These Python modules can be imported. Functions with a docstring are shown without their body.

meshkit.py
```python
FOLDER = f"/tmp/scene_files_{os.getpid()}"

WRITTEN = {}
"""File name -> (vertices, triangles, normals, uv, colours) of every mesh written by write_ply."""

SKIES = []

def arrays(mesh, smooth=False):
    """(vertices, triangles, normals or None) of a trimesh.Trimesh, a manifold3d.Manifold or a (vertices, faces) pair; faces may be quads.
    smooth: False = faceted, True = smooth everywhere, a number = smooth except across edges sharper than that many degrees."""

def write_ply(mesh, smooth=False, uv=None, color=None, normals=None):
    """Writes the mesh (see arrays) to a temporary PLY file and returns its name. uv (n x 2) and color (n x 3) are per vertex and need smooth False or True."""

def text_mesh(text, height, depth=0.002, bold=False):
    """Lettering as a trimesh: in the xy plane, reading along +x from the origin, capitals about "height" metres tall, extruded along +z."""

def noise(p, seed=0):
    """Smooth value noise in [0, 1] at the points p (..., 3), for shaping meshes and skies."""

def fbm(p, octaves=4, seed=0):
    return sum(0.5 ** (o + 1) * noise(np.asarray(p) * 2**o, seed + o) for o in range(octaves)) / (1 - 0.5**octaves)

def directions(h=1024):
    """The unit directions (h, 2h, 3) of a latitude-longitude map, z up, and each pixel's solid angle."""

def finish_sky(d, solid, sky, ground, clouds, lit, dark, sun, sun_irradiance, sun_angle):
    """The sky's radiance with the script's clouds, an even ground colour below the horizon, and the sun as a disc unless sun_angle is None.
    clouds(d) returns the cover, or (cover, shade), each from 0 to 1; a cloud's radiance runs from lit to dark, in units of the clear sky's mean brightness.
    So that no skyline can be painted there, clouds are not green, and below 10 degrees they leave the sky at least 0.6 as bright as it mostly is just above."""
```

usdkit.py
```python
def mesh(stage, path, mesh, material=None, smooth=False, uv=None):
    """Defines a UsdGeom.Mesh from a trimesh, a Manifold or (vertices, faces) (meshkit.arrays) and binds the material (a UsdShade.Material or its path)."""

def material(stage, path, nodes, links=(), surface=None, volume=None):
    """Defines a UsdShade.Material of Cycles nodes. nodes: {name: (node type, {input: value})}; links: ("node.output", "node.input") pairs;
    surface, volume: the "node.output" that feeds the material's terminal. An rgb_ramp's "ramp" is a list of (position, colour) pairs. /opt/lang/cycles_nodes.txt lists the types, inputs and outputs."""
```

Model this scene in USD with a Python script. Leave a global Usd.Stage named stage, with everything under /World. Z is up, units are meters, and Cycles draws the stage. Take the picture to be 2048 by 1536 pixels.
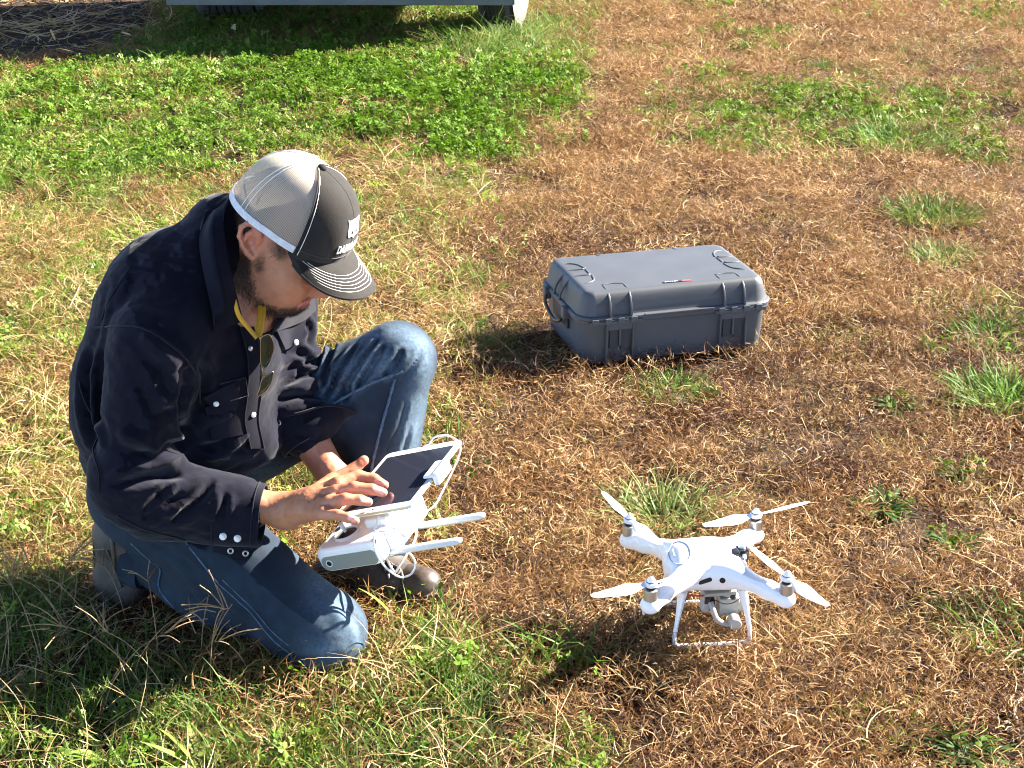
import math, random
import numpy as np, trimesh, usdkit, meshkit
from pxr import Usd, UsdGeom, UsdLux, UsdShade, Gf, Sdf, Vt

random.seed(7)
stage = Usd.Stage.CreateInMemory()
world = UsdGeom.Xform.Define(stage, "/World")
stage.SetDefaultPrim(world.GetPrim())
UsdGeom.Scope.Define(stage, "/World/Looks")

# ------------------------------------------------------------------ camera, sky, sun, exposure
CAM_H, PITCH, FPX = 1.6, math.radians(22.5), 3200.0        # metres, radians down, focal length in pixels of a 2048 px wide picture
cam = UsdGeom.Camera.Define(stage, "/World/camera")
cam.AddTranslateOp().Set((0, 0, CAM_H))
cam.AddRotateXOp().Set(90 - math.degrees(PITCH))
cam.CreateHorizontalApertureAttr(36.0)
cam.CreateVerticalApertureAttr(27.0)
cam.CreateFocalLengthAttr(36.0 * FPX / 2048)
cam.CreateFStopAttr(0.0)
cam.CreateExposureAttr(2.85)
SUN_EL, SUN_AZ = math.radians(31), math.radians(24)          # azimuth from +x towards +y
SUN = np.array([math.cos(SUN_EL) * math.cos(SUN_AZ), math.cos(SUN_EL) * math.sin(SUN_AZ), math.sin(SUN_EL)])
dome = UsdLux.DomeLight.Define(stage, "/World/sky")
sky_m = usdkit.material(stage, "/World/Looks/sky_look", {
    "s": ("sky_texture", {"sky_type": "single_scattering", "sun_disc": False, "sun_elevation": SUN_EL,
                          "sun_rotation": math.atan2(SUN[0], SUN[1]), "air_density": 0.55, "aerosol_density": 0.15}),
    "b": ("background_shader", {"strength": 0.05})}, [("s.color", "b.color")], surface="b.background")
UsdShade.MaterialBindingAPI.Apply(dome.GetPrim()).Bind(sky_m)
dome.GetPrim().SetCustomDataByKey("kind", "structure")
sun = UsdLux.DistantLight.Define(stage, "/World/sun")
sun.CreateIntensityAttr(1.25)
sun.CreateAngleAttr(0.53)
sun.CreateNormalizeAttr(True)
sun.CreateColorAttr(Gf.Vec3f(1.0, 0.93, 0.83))
_z = SUN / np.linalg.norm(SUN)
_x = np.cross([0, 0, 1.0], _z); _x /= np.linalg.norm(_x)
_y = np.cross(_z, _x)
sun.AddTransformOp().Set(Gf.Matrix4d(*_x, 0, *_y, 0, *_z, 0, 0, 0, 0, 1))

# ------------------------------------------------------------------ helpers: survey points, scene prims
def ray(u, v):
    f = np.array([0, math.cos(PITCH), -math.sin(PITCH)]); up = np.array([0, math.sin(PITCH), math.cos(PITCH)])
    return np.array([(u - 1024) / FPX, 0, 0]) + f + up * (768 - v) / FPX
EYE = np.array([0, 0, CAM_H])
def G(u, v, z=0.0):
    d = ray(u, v); return EYE + d * ((z - CAM_H) / d[2])
def A(u, v, y):
    d = ray(u, v); return EYE + d * (y / d[1])
def project(p):
    p = np.asarray(p, float) - EYE
    f = np.array([0, math.cos(PITCH), -math.sin(PITCH)]); up = np.array([0, math.sin(PITCH), math.cos(PITCH)])
    z = p @ f
    return 1024 + FPX * p[..., 0] / z, 768 - FPX * (p @ up) / z
def nrm(v):
    v = np.asarray(v, float); return v / np.linalg.norm(v)

_used = {}
def numbered(parent, name):
    k = (parent, name); n = _used.get(k, -1) + 1; _used[k] = n
    return f"{parent}/{name}" + (f"_{n:03d}" if n else "")
def tag(prim, label=None, category=None, group=None, kind=None):
    for k, v in (("label", label), ("category", category), ("group", group), ("kind", kind)):
        if v: prim.SetCustomDataByKey(k, v)
    return prim
def path_of(p): return "/World" if p is None else (p if isinstance(p, str) else str(p.GetPath()))
def thing(name, label, category, loc=(0, 0, 0), rotz=0.0, group=None):
    x = UsdGeom.Xform.Define(stage, numbered("/World", name))
    x.AddTranslateOp().Set(tuple(map(float, loc)))
    if rotz: x.AddRotateZOp().Set(rotz)
    return tag(x.GetPrim(), label, category, group)
def obj(name, mesh, mat, parent=None, smooth=False, label=None, kind=None, prim=None, origin=None):
    """One Mesh prim under parent. prim: {name: per-vertex values}, needs smooth True or False. origin: subtracted from the vertices (parent's place)."""
    if not (hasattr(mesh, "vertices") or isinstance(mesh, tuple)): mesh = meshkit.arrays(mesh)[:2]
    if isinstance(mesh, tuple): mesh = trimesh.Trimesh(*tri_arrays(mesh), process=False)
    if origin is not None:
        mesh = trimesh.Trimesh(np.array(mesh.vertices) - np.asarray(origin), mesh.faces, process=False)
    m = usdkit.mesh(stage, numbered(path_of(parent), name), mesh, mat, smooth=smooth)
    for k, val in (prim or {}).items():
        val = np.asarray(val, np.float32)
        if val.ndim == 1: val = np.repeat(val[:, None], 3, 1)
        UsdGeom.PrimvarsAPI(m).CreatePrimvar(k, Sdf.ValueTypeNames.Color3fArray, "vertex").Set(Vt.Vec3fArray.FromNumpy(val))
    return tag(m.GetPrim(), label, None, None, kind)
def tri_arrays(m):
    v, f = np.asarray(m[0], float), np.asarray(m[1], int)
    if f.shape[1] == 4: f = np.vstack([f[:, [0, 1, 2]], f[:, [0, 2, 3]]])
    return v, f
def cat(*ms):
    vs, fs, n = [], [], 0
    for m in ms:
        if hasattr(m, "to_mesh"): m = meshkit.arrays(m)[:2]
        v, f = (np.asarray(m.vertices), np.asarray(m.faces)) if hasattr(m, "vertices") else tri_arrays(m)
        vs.append(v); fs.append(f + n); n += len(v)
    return trimesh.Trimesh(np.vstack(vs), np.vstack(fs), process=False)
def xf(m, M):
    v, f = (np.asarray(m.vertices), np.asarray(m.faces)) if hasattr(m, "vertices") else tri_arrays(m)
    M = np.asarray(M, float)
    return trimesh.Trimesh(v @ M[:3, :3].T + M[:3, 3], f if np.linalg.det(M[:3, :3]) > 0 else f[:, ::-1], process=False)
def frame(o, x, y, z):
    M = np.eye(4); M[:3, 0], M[:3, 1], M[:3, 2], M[:3, 3] = x, y, z, o; return M
def tr(x, y, z): return frame((x, y, z), (1, 0, 0), (0, 1, 0), (0, 0, 1))
def rot(axis, deg, o=(0, 0, 0)): return trimesh.transformations.rotation_matrix(math.radians(deg), axis, o)

def spline(pts, n=8, closed=False):
    P = np.asarray(pts, float)
    Q = np.vstack([P[-1:], P, P[:2]]) if closed else np.vstack([2 * P[:1] - P[1:2], P, 2 * P[-1:] - P[-2:-1]])
    out, t = [], (np.arange(n) / n)[:, None]
    for i in range(len(P) - (0 if closed else 1)):
        a, b, c, d = Q[i:i + 4]
        out.append(0.5 * (2 * b + (c - a) * t + (2 * a - 5 * b + 4 * c - d) * t ** 2 + (3 * b - a - 3 * c + d) * t ** 3))
    if not closed: out.append(P[-1:])
    return np.vstack(out)
def tube(pts, r, n=8, closed=False, flat=None, up=None):
    """Swept tube; flat = (ru, rv) factors of the section; up = preferred direction of the section's second axis."""
    P = np.asarray(pts, float); m = len(P); r = np.broadcast_to(np.asarray(r, float), (m,))
    T = np.gradient(P, axis=0) if not closed else np.roll(P, -1, 0) - np.roll(P, 1, 0)
    T /= np.maximum(np.linalg.norm(T, axis=1, keepdims=True), 1e-12)
    U = np.zeros_like(P)
    u = np.cross(T[0], up if up is not None else ([0, 0, 1] if abs(T[0][2]) < .9 else [1, 0, 0])); u /= np.linalg.norm(u)
    for i in range(m):
        if up is not None: u = np.cross(T[i], up)
        u = u - T[i] * (u @ T[i]); u /= max(np.linalg.norm(u), 1e-9); U[i] = u
    V = np.cross(T, U); a = np.arange(n) * 2 * np.pi / n
    fu, fv = flat or (1, 1)
    ring = P[:, None] + r[:, None, None] * (np.cos(a)[None, :, None] * U[:, None] * fu + np.sin(a)[None, :, None] * V[:, None] * fv)
    v = ring.reshape(-1, 3); k = m if closed else m - 1
    i = np.arange(k)[:, None]; j = np.arange(n)[None]; i2 = (i + 1) % m; j2 = (j + 1) % n
    f = np.stack([i * n + j, i * n + j2, i2 * n + j2, i2 * n + j], -1).reshape(-1, 4)
    f = np.vstack([f[:, [0, 1, 2]], f[:, [0, 2, 3]]])
    if not closed:
        v = np.vstack([v, P[:1], P[-1:]]); c0, c1 = len(v) - 2, len(v) - 1; j = np.arange(n); j2 = (j + 1) % n
        f = np.vstack([f, np.stack([np.full(n, c0), j2, j], 1), np.stack([np.full(n, c1), (m - 1) * n + j, (m - 1) * n + j2], 1)])
    return trimesh.Trimesh(v, f[:, ::-1] if False else f, process=False)
def loft(loops, cap0=True, cap1=True, closed=False):
    """Skin through loops (k, n, 3)."""
    L = np.asarray(loops, float); k, n = L.shape[:2]; v = L.reshape(-1, 3)
    i = np.arange(k if closed else k - 1)[:, None]; j = np.arange(n)[None]; j2 = (j + 1) % n; i2 = (i + 1) % k
    f = np.stack([i * n + j, i * n + j2, i2 * n + j2, i2 * n + j], -1).reshape(-1, 4)
    f = np.vstack([f[:, [0, 1, 2]], f[:, [0, 2, 3]]]); j = np.arange(n); j2 = (j + 1) % n
    if cap0 and not closed: v = np.vstack([v, L[0].mean(0)[None]]); f = np.vstack([f, np.stack([np.full(n, len(v) - 1), j2, j], 1)])
    if cap1 and not closed: v = np.vstack([v, L[-1].mean(0)[None]]); f = np.vstack([f, np.stack([np.full(n, len(v) - 1), (k - 1) * n + j, (k - 1) * n + j2], 1)])
    return trimesh.Trimesh(v, f, process=False)
def rrect(w, d, r, n=6, z=0.0, c=(0, 0)):
    r = min(r, w / 2 - 1e-5, d / 2 - 1e-5); out = []
    for sx, sy, a0 in ((1, 1, 0), (-1, 1, 90), (-1, -1, 180), (1, -1, 270)):
        for t in np.linspace(0, 90, n + 1):
            a = math.radians(a0 + t); out.append((c[0] + sx * (w / 2 - r) + r * math.cos(a), c[1] + sy * (d / 2 - r) + r * math.sin(a), z))
    return np.array(out)
def rbox(w, d, h, r=0.003, n=3, c=(0, 0, 0)):
    """Box with all edges rounded, centred at c."""
    r = min(r, h / 2 - 1e-6, w / 2 - 1e-6, d / 2 - 1e-6); loops = []
    for s in (-1, 1):
        for t in (np.linspace(0, 90, n + 1) if s > 0 else np.linspace(90, 0, n + 1)):
            a = math.radians(t); q = r * (1 - math.cos(a))
            loops.append(rrect(w - 2 * q, d - 2 * q, max(r - q, 1e-4), n, s * (h / 2 - r + r * math.sin(a))))
    m = loft(loops); m.vertices = m.vertices + np.asarray(c); return m
def lathe(profile, n=24, M=None):
    """profile: (radius, z) from bottom to top."""
    a = np.arange(n) * 2 * np.pi / n
    m = loft([np.stack([max(r, 1e-5) * np.cos(a), max(r, 1e-5) * np.sin(a), np.full(n, z)], 1) for r, z in profile])
    return m if M is None else xf(m, M)
def sheet(grid, th):
    """A thin solid from a grid (m, n, 3) of points: offset by th along its normals, edges closed."""
    g = np.asarray(grid, float); m, n = g.shape[:2]
    du, dv = np.gradient(g, axis=0), np.gradient(g, axis=1); N = np.cross(du, dv)
    N /= np.maximum(np.linalg.norm(N, axis=2, keepdims=True), 1e-12)
    v = np.concatenate([(g + N * th / 2).reshape(-1, 3), (g - N * th / 2).reshape(-1, 3)]); o = m * n
    i, j = np.meshgrid(np.arange(m - 1), np.arange(n - 1), indexing="ij"); a = (i * n + j).ravel(); b = a + n; c = b + 1; d = a + 1
    f = [np.stack([a, b, c, d], 1), np.stack([a, d, c, b], 1) + o]
    rim = np.concatenate([np.arange(n), np.arange(2 * n - 1, m * n, n), np.arange(m * n - 2, (m - 1) * n - 1, -1), np.arange((m - 2) * n, 0, -n)])
    r2 = np.roll(rim, -1); f.append(np.stack([rim, rim + o, r2 + o, r2], 1))
    f = np.vstack(f); return trimesh.Trimesh(v, np.vstack([f[:, [0, 1, 2]], f[:, [0, 2, 3]]]), process=False)
def patch(polys, n=10, m=6):
    """Grid between two or more polylines (each resampled to n by arc length, blended over m rows)."""
    rows = []
    for p in polys:
        p = spline(p, 8) if len(p) > 2 else np.asarray(p, float)
        s = np.r_[0, np.cumsum(np.linalg.norm(np.diff(p, axis=0), axis=1))]; t = np.linspace(0, s[-1], n)
        rows.append(np.stack([np.interp(t, s, p[:, k]) for k in range(3)], 1))
    rows = np.array(rows); t = np.linspace(0, len(rows) - 1, m); i = np.minimum(t.astype(int), len(rows) - 2); w = (t - i)[:, None, None]
    return rows[i] * (1 - w) + rows[i + 1] * w

# ------------------------------------------------------------------ rounded bodies: smooth union of tapered capsules and ellipsoids, skinned with surface nets
class Cap:
    def __init__(s, a, b, ra, rb=None, k=0.02, op=1, q=None):
        s.a, s.b, s.ra, s.rb, s.k, s.op = np.asarray(a, float), np.asarray(b, float), ra, ra if rb is None else rb, k, op
        s.q = None if q is None else (nrm(q[0]), q[1])           # squash: the body is q[1] times as thick along direction q[0]
        if s.q: s.a2, s.b2 = s.warp(s.a), s.warp(s.b)
    def warp(s, p): d, f = s.q; return p + np.asarray(p @ d)[..., None] * d * (1 / f - 1)
    def d(s, p):
        a, b = s.a, s.b
        if s.q: p, a, b = s.warp(p), s.a2, s.b2
        ab = b - a; L = ab @ ab
        t = np.clip(((p - a) @ ab) / L, 0, 1) if L > 1e-12 else np.zeros(len(p))
        r = np.linalg.norm(p - a - t[:, None] * ab, axis=1) - (s.ra + (s.rb - s.ra) * t)
        return r * min(1, s.q[1]) if s.q else r
class Ell:
    def __init__(s, c, r, X=(1, 0, 0), Y=None, k=0.02, op=1):
        s.c, s.r, s.k, s.op = np.asarray(c, float), np.asarray(r, float), k, op
        x = nrm(X); y = np.asarray(Y if Y is not None else ([0, 1, 0] if abs(x[1]) < .9 else [0, 0, 1]), float); y = nrm(y - x * (x @ y))
        s.R = np.stack([x, y, np.cross(x, y)])
    def d(s, p):
        q = (p - s.c) @ s.R.T; k0 = np.linalg.norm(q / s.r, axis=1); k1 = np.linalg.norm(q / s.r ** 2, axis=1)
        return np.where(k1 < 1e-9, -s.r.min(), k0 * (k0 - 1) / np.maximum(k1, 1e-9))
class Blk:
    def __init__(s, M, half, r=0.005, k=0.01, op=1):
        s.M, s.h, s.r, s.k, s.op = np.linalg.inv(M), np.asarray(half, float) - r, r, k, op
    def d(s, p):
        q = np.abs(p @ s.M[:3, :3].T + s.M[:3, 3]) - s.h
        return np.linalg.norm(np.maximum(q, 0), axis=1) + np.minimum(q.max(1), 0) - s.r
def smin(a, b, k):
    h = np.maximum(k - np.abs(a - b), 0) / k; return np.minimum(a, b) - h * h * k * 0.25
def sdf(prims, p):
    out = None
    for q in prims:
        e = q.d(p)
        out = e if out is None else (smin(out, e, q.k) if q.op > 0 else -smin(-out, e, q.k))
    return out
def skin(prims, h, block=16, pad=0.02):
    prims_u = [q for q in prims if q.op > 0]
    lo = np.min([np.minimum(q.a - max(q.ra, q.rb) , q.b - max(q.ra, q.rb)) if isinstance(q, Cap) else (q.c - q.r.max() if isinstance(q, Ell) else np.linalg.inv(q.M)[:3, 3] - np.linalg.norm(q.h + q.r)) for q in prims_u], 0) - pad
    hi = np.max([np.maximum(q.a + max(q.ra, q.rb), q.b + max(q.ra, q.rb)) if isinstance(q, Cap) else (q.c + q.r.max() if isinstance(q, Ell) else np.linalg.inv(q.M)[:3, 3] + np.linalg.norm(q.h + q.r)) for q in prims_u], 0) + pad
    nb = np.ceil((hi - lo) / (h * block)).astype(int); N = nb * block + 1
    val = np.full(N, np.float32(1.0)); I = np.stack(np.meshgrid(*[np.arange(n) for n in nb], indexing="ij"), -1).reshape(-1, 3)
    C = lo + (I + 0.5) * block * h; R = block * h * 0.5 * math.sqrt(3)
    D = np.stack([q.d(C) for q in prims]); kk = np.array([q.k for q in prims]); op = np.array([q.op for q in prims])
    dm = D[op > 0].min(0); g = np.stack(np.meshgrid(*[np.arange(block + 1)] * 3, indexing="ij"), -1).reshape(-1, 3)
    full = sdf(prims, C)
    for b in range(len(I)):
        s = tuple(slice(I[b, k] * block, I[b, k] * block + block + 1) for k in range(3))
        if dm[b] > 1.6 * R + kk.max() or full[b] < -1.6 * R - kk.max():
            if full[b] < 0: val[s] = -1.0
            continue
        use = [q for i, q in enumerate(prims) if (D[i, b] < max(dm[b], 0) + 3.0 * R + q.k if q.op > 0 else D[i, b] < 2 * R + q.k)]
        if not any(q.op > 0 for q in use): continue
        val[s] = sdf(use, lo + (I[b] * block + g) * h).reshape((block + 1,) * 3)
    return nets(val, lo, h)
def nets(val, lo, h):
    S = val < 0; n = np.array(val.shape)
    cnt = np.zeros(n - 1, np.int8); corner = [(i, j, k) for i in (0, 1) for j in (0, 1) for k in (0, 1)]
    sl = lambda o: tuple(slice(o[k], n[k] - 1 + o[k]) for k in range(3))
    for o in corner: cnt += S[sl(o)]
    act = np.argwhere((cnt > 0) & (cnt < 8)); idx = np.full(n - 1, -1, np.int32); idx[tuple(act.T)] = np.arange(len(act))
    acc, num = np.zeros((len(act), 3)), np.zeros(len(act))
    cv = {o: val[tuple((act + o).T)] for o in corner}
    for o in corner:
        for ax in range(3):
            if o[ax]: continue
            e = tuple(o[k] + (k == ax) for k in range(3)); a, b = cv[o], cv[e]; x = (a < 0) != (b < 0)
            t = np.where(x, a / np.where(x, a - b, 1), 0); p = np.array(o, float)[None] + np.eye(3)[ax] * t[:, None]
            acc += p * x[:, None]; num += x
    V = lo + (act + acc / np.maximum(num, 1)[:, None]) * h; F = []
    for ax in range(3):
        a1, a2 = (ax + 1) % 3, (ax + 2) % 3; o = np.eye(3, dtype=int)[ax]
        s0 = [slice(1, n[k] - 1) for k in range(3)]; s0[ax] = slice(0, n[ax] - 1); s1 = list(s0); s1[ax] = slice(1, n[ax])
        A0, B0 = S[tuple(s0)], S[tuple(s1)]; e = np.argwhere(A0 != B0); inside = A0[tuple(e.T)]
        off = np.array([1, 1, 1]); off[ax] = 0; e = e + off
        E1, E2 = np.eye(3, dtype=int)[a1], np.eye(3, dtype=int)[a2]
        q = np.stack([idx[tuple((e - E1 - E2).T)], idx[tuple((e - E2).T)], idx[tuple(e.T)], idx[tuple((e - E1).T)]], 1)
        q[~inside] = q[~inside][:, ::-1]; F.append(q[(q >= 0).all(1)])
    F = np.vstack(F); return trimesh.Trimesh(V, np.vstack([F[:, [0, 1, 2]], F[:, [0, 2, 3]]]), process=False)
def normals(m): return meshkit.arrays(m, True)[2]
def hit(prims, u, v, out=0.0, t0=1.8):
    """Where the line of survey (u, v) meets the rounded body, moved out along the normal; (point, normal)."""
    d = nrm(ray(u, v)); t = t0
    for _ in range(160):
        e = float(sdf(prims, (EYE + d * t)[None])[0]); t += e * 0.8
        if abs(e) < 2e-4 or t > 6: break
    p = EYE + d * t; e = 1e-3
    n = nrm([float(sdf(prims, (p + np.eye(3)[k] * e)[None])[0] - sdf(prims, (p - np.eye(3)[k] * e)[None])[0]) for k in range(3)])
    return p + n * out, n
def hits(prims, uv, out=0.0): return np.array([hit(prims, *q, out=out)[0] for q in uv])
def lay(prims, pts, out=0.0):
    """Moves points onto the rounded body's surface (plus out)."""
    p = np.array(pts, float); e = 1e-3
    for _ in range(6):
        d = sdf(prims, p); n = np.stack([sdf(prims, p + np.eye(3)[k] * e) - sdf(prims, p - np.eye(3)[k] * e) for k in range(3)], 1)
        n /= np.maximum(np.linalg.norm(n, axis=1, keepdims=True), 1e-9); p = p - n * (d - out)[:, None]
    return p
def seg_dist(p, line):
    """Distance of points to a polyline, and the arc parameter 0..1."""
    line = np.asarray(line, float); best = np.full(len(p), 9.0); at = np.zeros(len(p)); side = np.zeros((len(p), 3))
    for i in range(len(line) - 1):
        a, b = line[i], line[i + 1]; ab = b - a; t = np.clip(((p - a) @ ab) / (ab @ ab), 0, 1); w = p - a - t[:, None] * ab; d = np.linalg.norm(w, axis=1)
        m = d < best; best = np.where(m, d, best); at = np.where(m, (i + t) / (len(line) - 1), at); side[m] = w[m]
    return best, at, side

# ------------------------------------------------------------------ materials
def look(name, nodes, links=(), surface="p.BSDF"): return usdkit.material(stage, f"/World/Looks/{name}", nodes, links, surface=surface)
def plain(name, color, rough=0.5, c2=None, scale=20.0, bump=0.0, bscale=200.0, lo=0.35, hi=0.65, detail=4.0, **pr):
    nodes = {"p": ("principled_bsdf", {"base_color": color, "roughness": rough, **pr}), "t": ("texture_coordinate", {})}; links = []
    if c2 is not None:
        nodes["n"] = ("noise_texture", {"scale": scale, "detail": detail, "roughness": 0.6})
        nodes["r"] = ("rgb_ramp", {"ramp": [(0, color), (lo, color), (hi, c2), (1, c2)]})
        links += [("t.object", "n.vector"), ("n.fac", "r.fac"), ("r.color", "p.base_color")]
    if bump:
        nodes["bn"] = ("noise_texture", {"scale": bscale, "detail": 3.0}); nodes["b"] = ("bump", {"strength": bump, "distance": 0.001})
        links += [("t.object", "bn.vector"), ("bn.fac", "b.height"), ("b.normal", "p.normal")]
    return look(name, nodes, links)
# plastics and metals shared by several things
M_white = plain("white_gloss_plastic", (.80, .80, .80), .28, coat_weight=.3)
M_whitem = plain("white_matt_plastic", (.76, .76, .75), .45)
M_grey = plain("soft_grey_plastic", (.20, .215, .19), .45)
M_lgrey = plain("light_grey_plastic", (.62, .63, .61), .4)
M_dark = plain("black_plastic", (.008, .008, .009), .35)
M_alu = plain("brushed_aluminium", (.70, .70, .70), .35, metallic=.85)
M_lens = plain("dark_green_lens", (.012, .016, .010), .06, specular_ior_level=.6)
M_gold = plain("gold_wire", (.40, .31, .20), .3, metallic=1.0)
# ================================================================== ground
BUMPS = [(-.25, 7.5, .8, .6, .035), (-1.6, 7.6, 1.0, .7, .03)]
def gh(x, y):
    x, y = np.asarray(x, float), np.asarray(y, float); p = np.stack([x, y, np.zeros_like(x)], -1)
    near = np.clip((np.hypot(x, y - 4) - 14) / 10, 0, 1)
    h = (1 - near) * (.030 * (meshkit.fbm(p * 1.6, 3, 31) - .5) + .016 * (meshkit.fbm(p * 6.5, 3, 37) - .5))
    for cx, cy, rx, ry, a in BUMPS: h = h + a * np.exp(-((x - cx) / rx) ** 2 - ((y - cy) / ry) ** 2)
    for cx, cy, rx, ry in ((-.5, 2.7, .75, .45), (.36, 2.62, .3, .25), (.42, 4.2, .5, .4)):        # the trodden places under person, drone and case lie level
        w = np.exp(-(((x - cx) / rx) ** 4 + ((y - cy) / ry) ** 4)); h = h * (1 - w)
    return h - .012
gx = np.unique(np.r_[-400, -150, -60, -30, -16, np.linspace(-9, 9, 241), 16, 30, 60, 150, 400]); gy_ = np.unique(np.r_[-300, -100, -30, -8, -2, np.linspace(1, 13, 221), 18, 26, 45, 90, 200, 500])
X, Y = np.meshgrid(gx, gy_, indexing="ij"); g = np.stack([X, Y, gh(X, Y)], -1).reshape(-1, 3); ny = len(gy_)
i, j = np.meshgrid(np.arange(len(gx) - 1), np.arange(ny - 1), indexing="ij"); a = (i * ny + j).ravel()
M_soil = look("dry_soil", {"g": ("geometry", {}), "n": ("noise_texture", {"scale": 2.2, "detail": 8.0, "roughness": .65}), "f": ("noise_texture", {"scale": 60.0, "detail": 8.0, "roughness": .75}),
    "r": ("rgb_ramp", {"ramp": [(0, (.032, .020, .013)), (.4, (.052, .032, .020)), (.6, (.085, .054, .034)), (1, (.15, .10, .066))]}), "rf": ("rgb_ramp", {"ramp": [(0, (.35, .35, .35)), (.42, (.75, .72, .7)), (.62, (1.25, 1.2, 1.15)), (1, (1.7, 1.6, 1.5))]}),
    "m": ("mix_color", {"blend_type": "multiply", "fac": .8}), "b": ("bump", {"strength": 1.0, "distance": .02}), "p": ("principled_bsdf", {"roughness": .95, "specular_ior_level": .15})},
    [("g.position", "n.vector"), ("g.position", "f.vector"), ("n.fac", "r.fac"), ("f.fac", "rf.fac"), ("r.color", "m.a"), ("rf.color", "m.b"), ("m.result", "p.base_color"), ("f.fac", "b.height"), ("b.normal", "p.normal")])
obj("ground", (g, np.stack([a, a + ny, a + ny + 1, a + 1], 1)), M_soil, None, True, kind="structure")
# ------------------------------------------------------------------ where what grows (read off the survey, then fixed to the ground)
def sdist(poly, u, v):
    P = np.array(poly, float); d = np.full(np.shape(u), 1e9); ins = np.zeros(np.shape(u), bool)
    for k in range(len(P)):
        ax, ay = P[k]; bx, by = P[(k + 1) % len(P)]; t = np.clip(((u - ax) * (bx - ax) + (v - ay) * (by - ay)) / ((bx - ax) ** 2 + (by - ay) ** 2), 0, 1)
        d = np.minimum(d, np.hypot(u - ax - t * (bx - ax), v - ay - t * (by - ay))); c = ((ay > v) != (by > v)) & (u < (bx - ax) * (v - ay) / (by - ay + 1e-12) + ax); ins ^= c
    return np.where(ins, d, -d)
Z_SOIL = [(-900, 138), (0, 140), (120, 128), (200, 112), (250, 75), (330, 45), (330, -200), (-900, -200)]
Z_CLOVER = [(-900, 150), (0, 165), (200, 125), (340, 90), (600, 70), (800, 60), (960, 90), (1040, 105), (1150, 110), (1175, 170), (1160, 215), (1060, 265), (1010, 310), (900, 330), (760, 300), (640, 300), (480, 330), (300, 380), (0, 400), (-900, 400)]
Z_LUSH = [(480, 150), (700, 80), (900, 150), (1060, 130), (1170, 165), (1160, 215), (1060, 262), (1000, 312), (900, 325), (760, 285), (560, 240)]
Z_TOPGRASS = [(850, 85), (1040, 40), (1160, -20), (1240, -60), (1150, 60), (1120, 100), (1040, 160), (930, 140)]
Z_LEFT = [(-900, 380), (0, 390), (300, 370), (480, 330), (700, 300), (860, 330), (800, 420), (820, 520), (860, 620), (830, 760), (700, 900), (560, 1020), (420, 1100), (200, 1250), (-900, 1300)]
Z_EDGE = [(480, 320), (900, 310), (1040, 300), (960, 420), (930, 560), (960, 680), (900, 820), (860, 900), (640, 900), (640, 400)]
Z_BOT = [(-900, 1130), (150, 1160), (420, 1270), (600, 1330), (720, 1300), (850, 1260), (960, 1340), (1100, 1420), (1200, 1540), (1300, 1700), (1300, 2400), (-900, 2400)]
Z_SHADE_GREEN = [(333, 0), (1000, 0), (1000, 80), (600, 75), (330, 120), (200, 130)]
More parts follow.
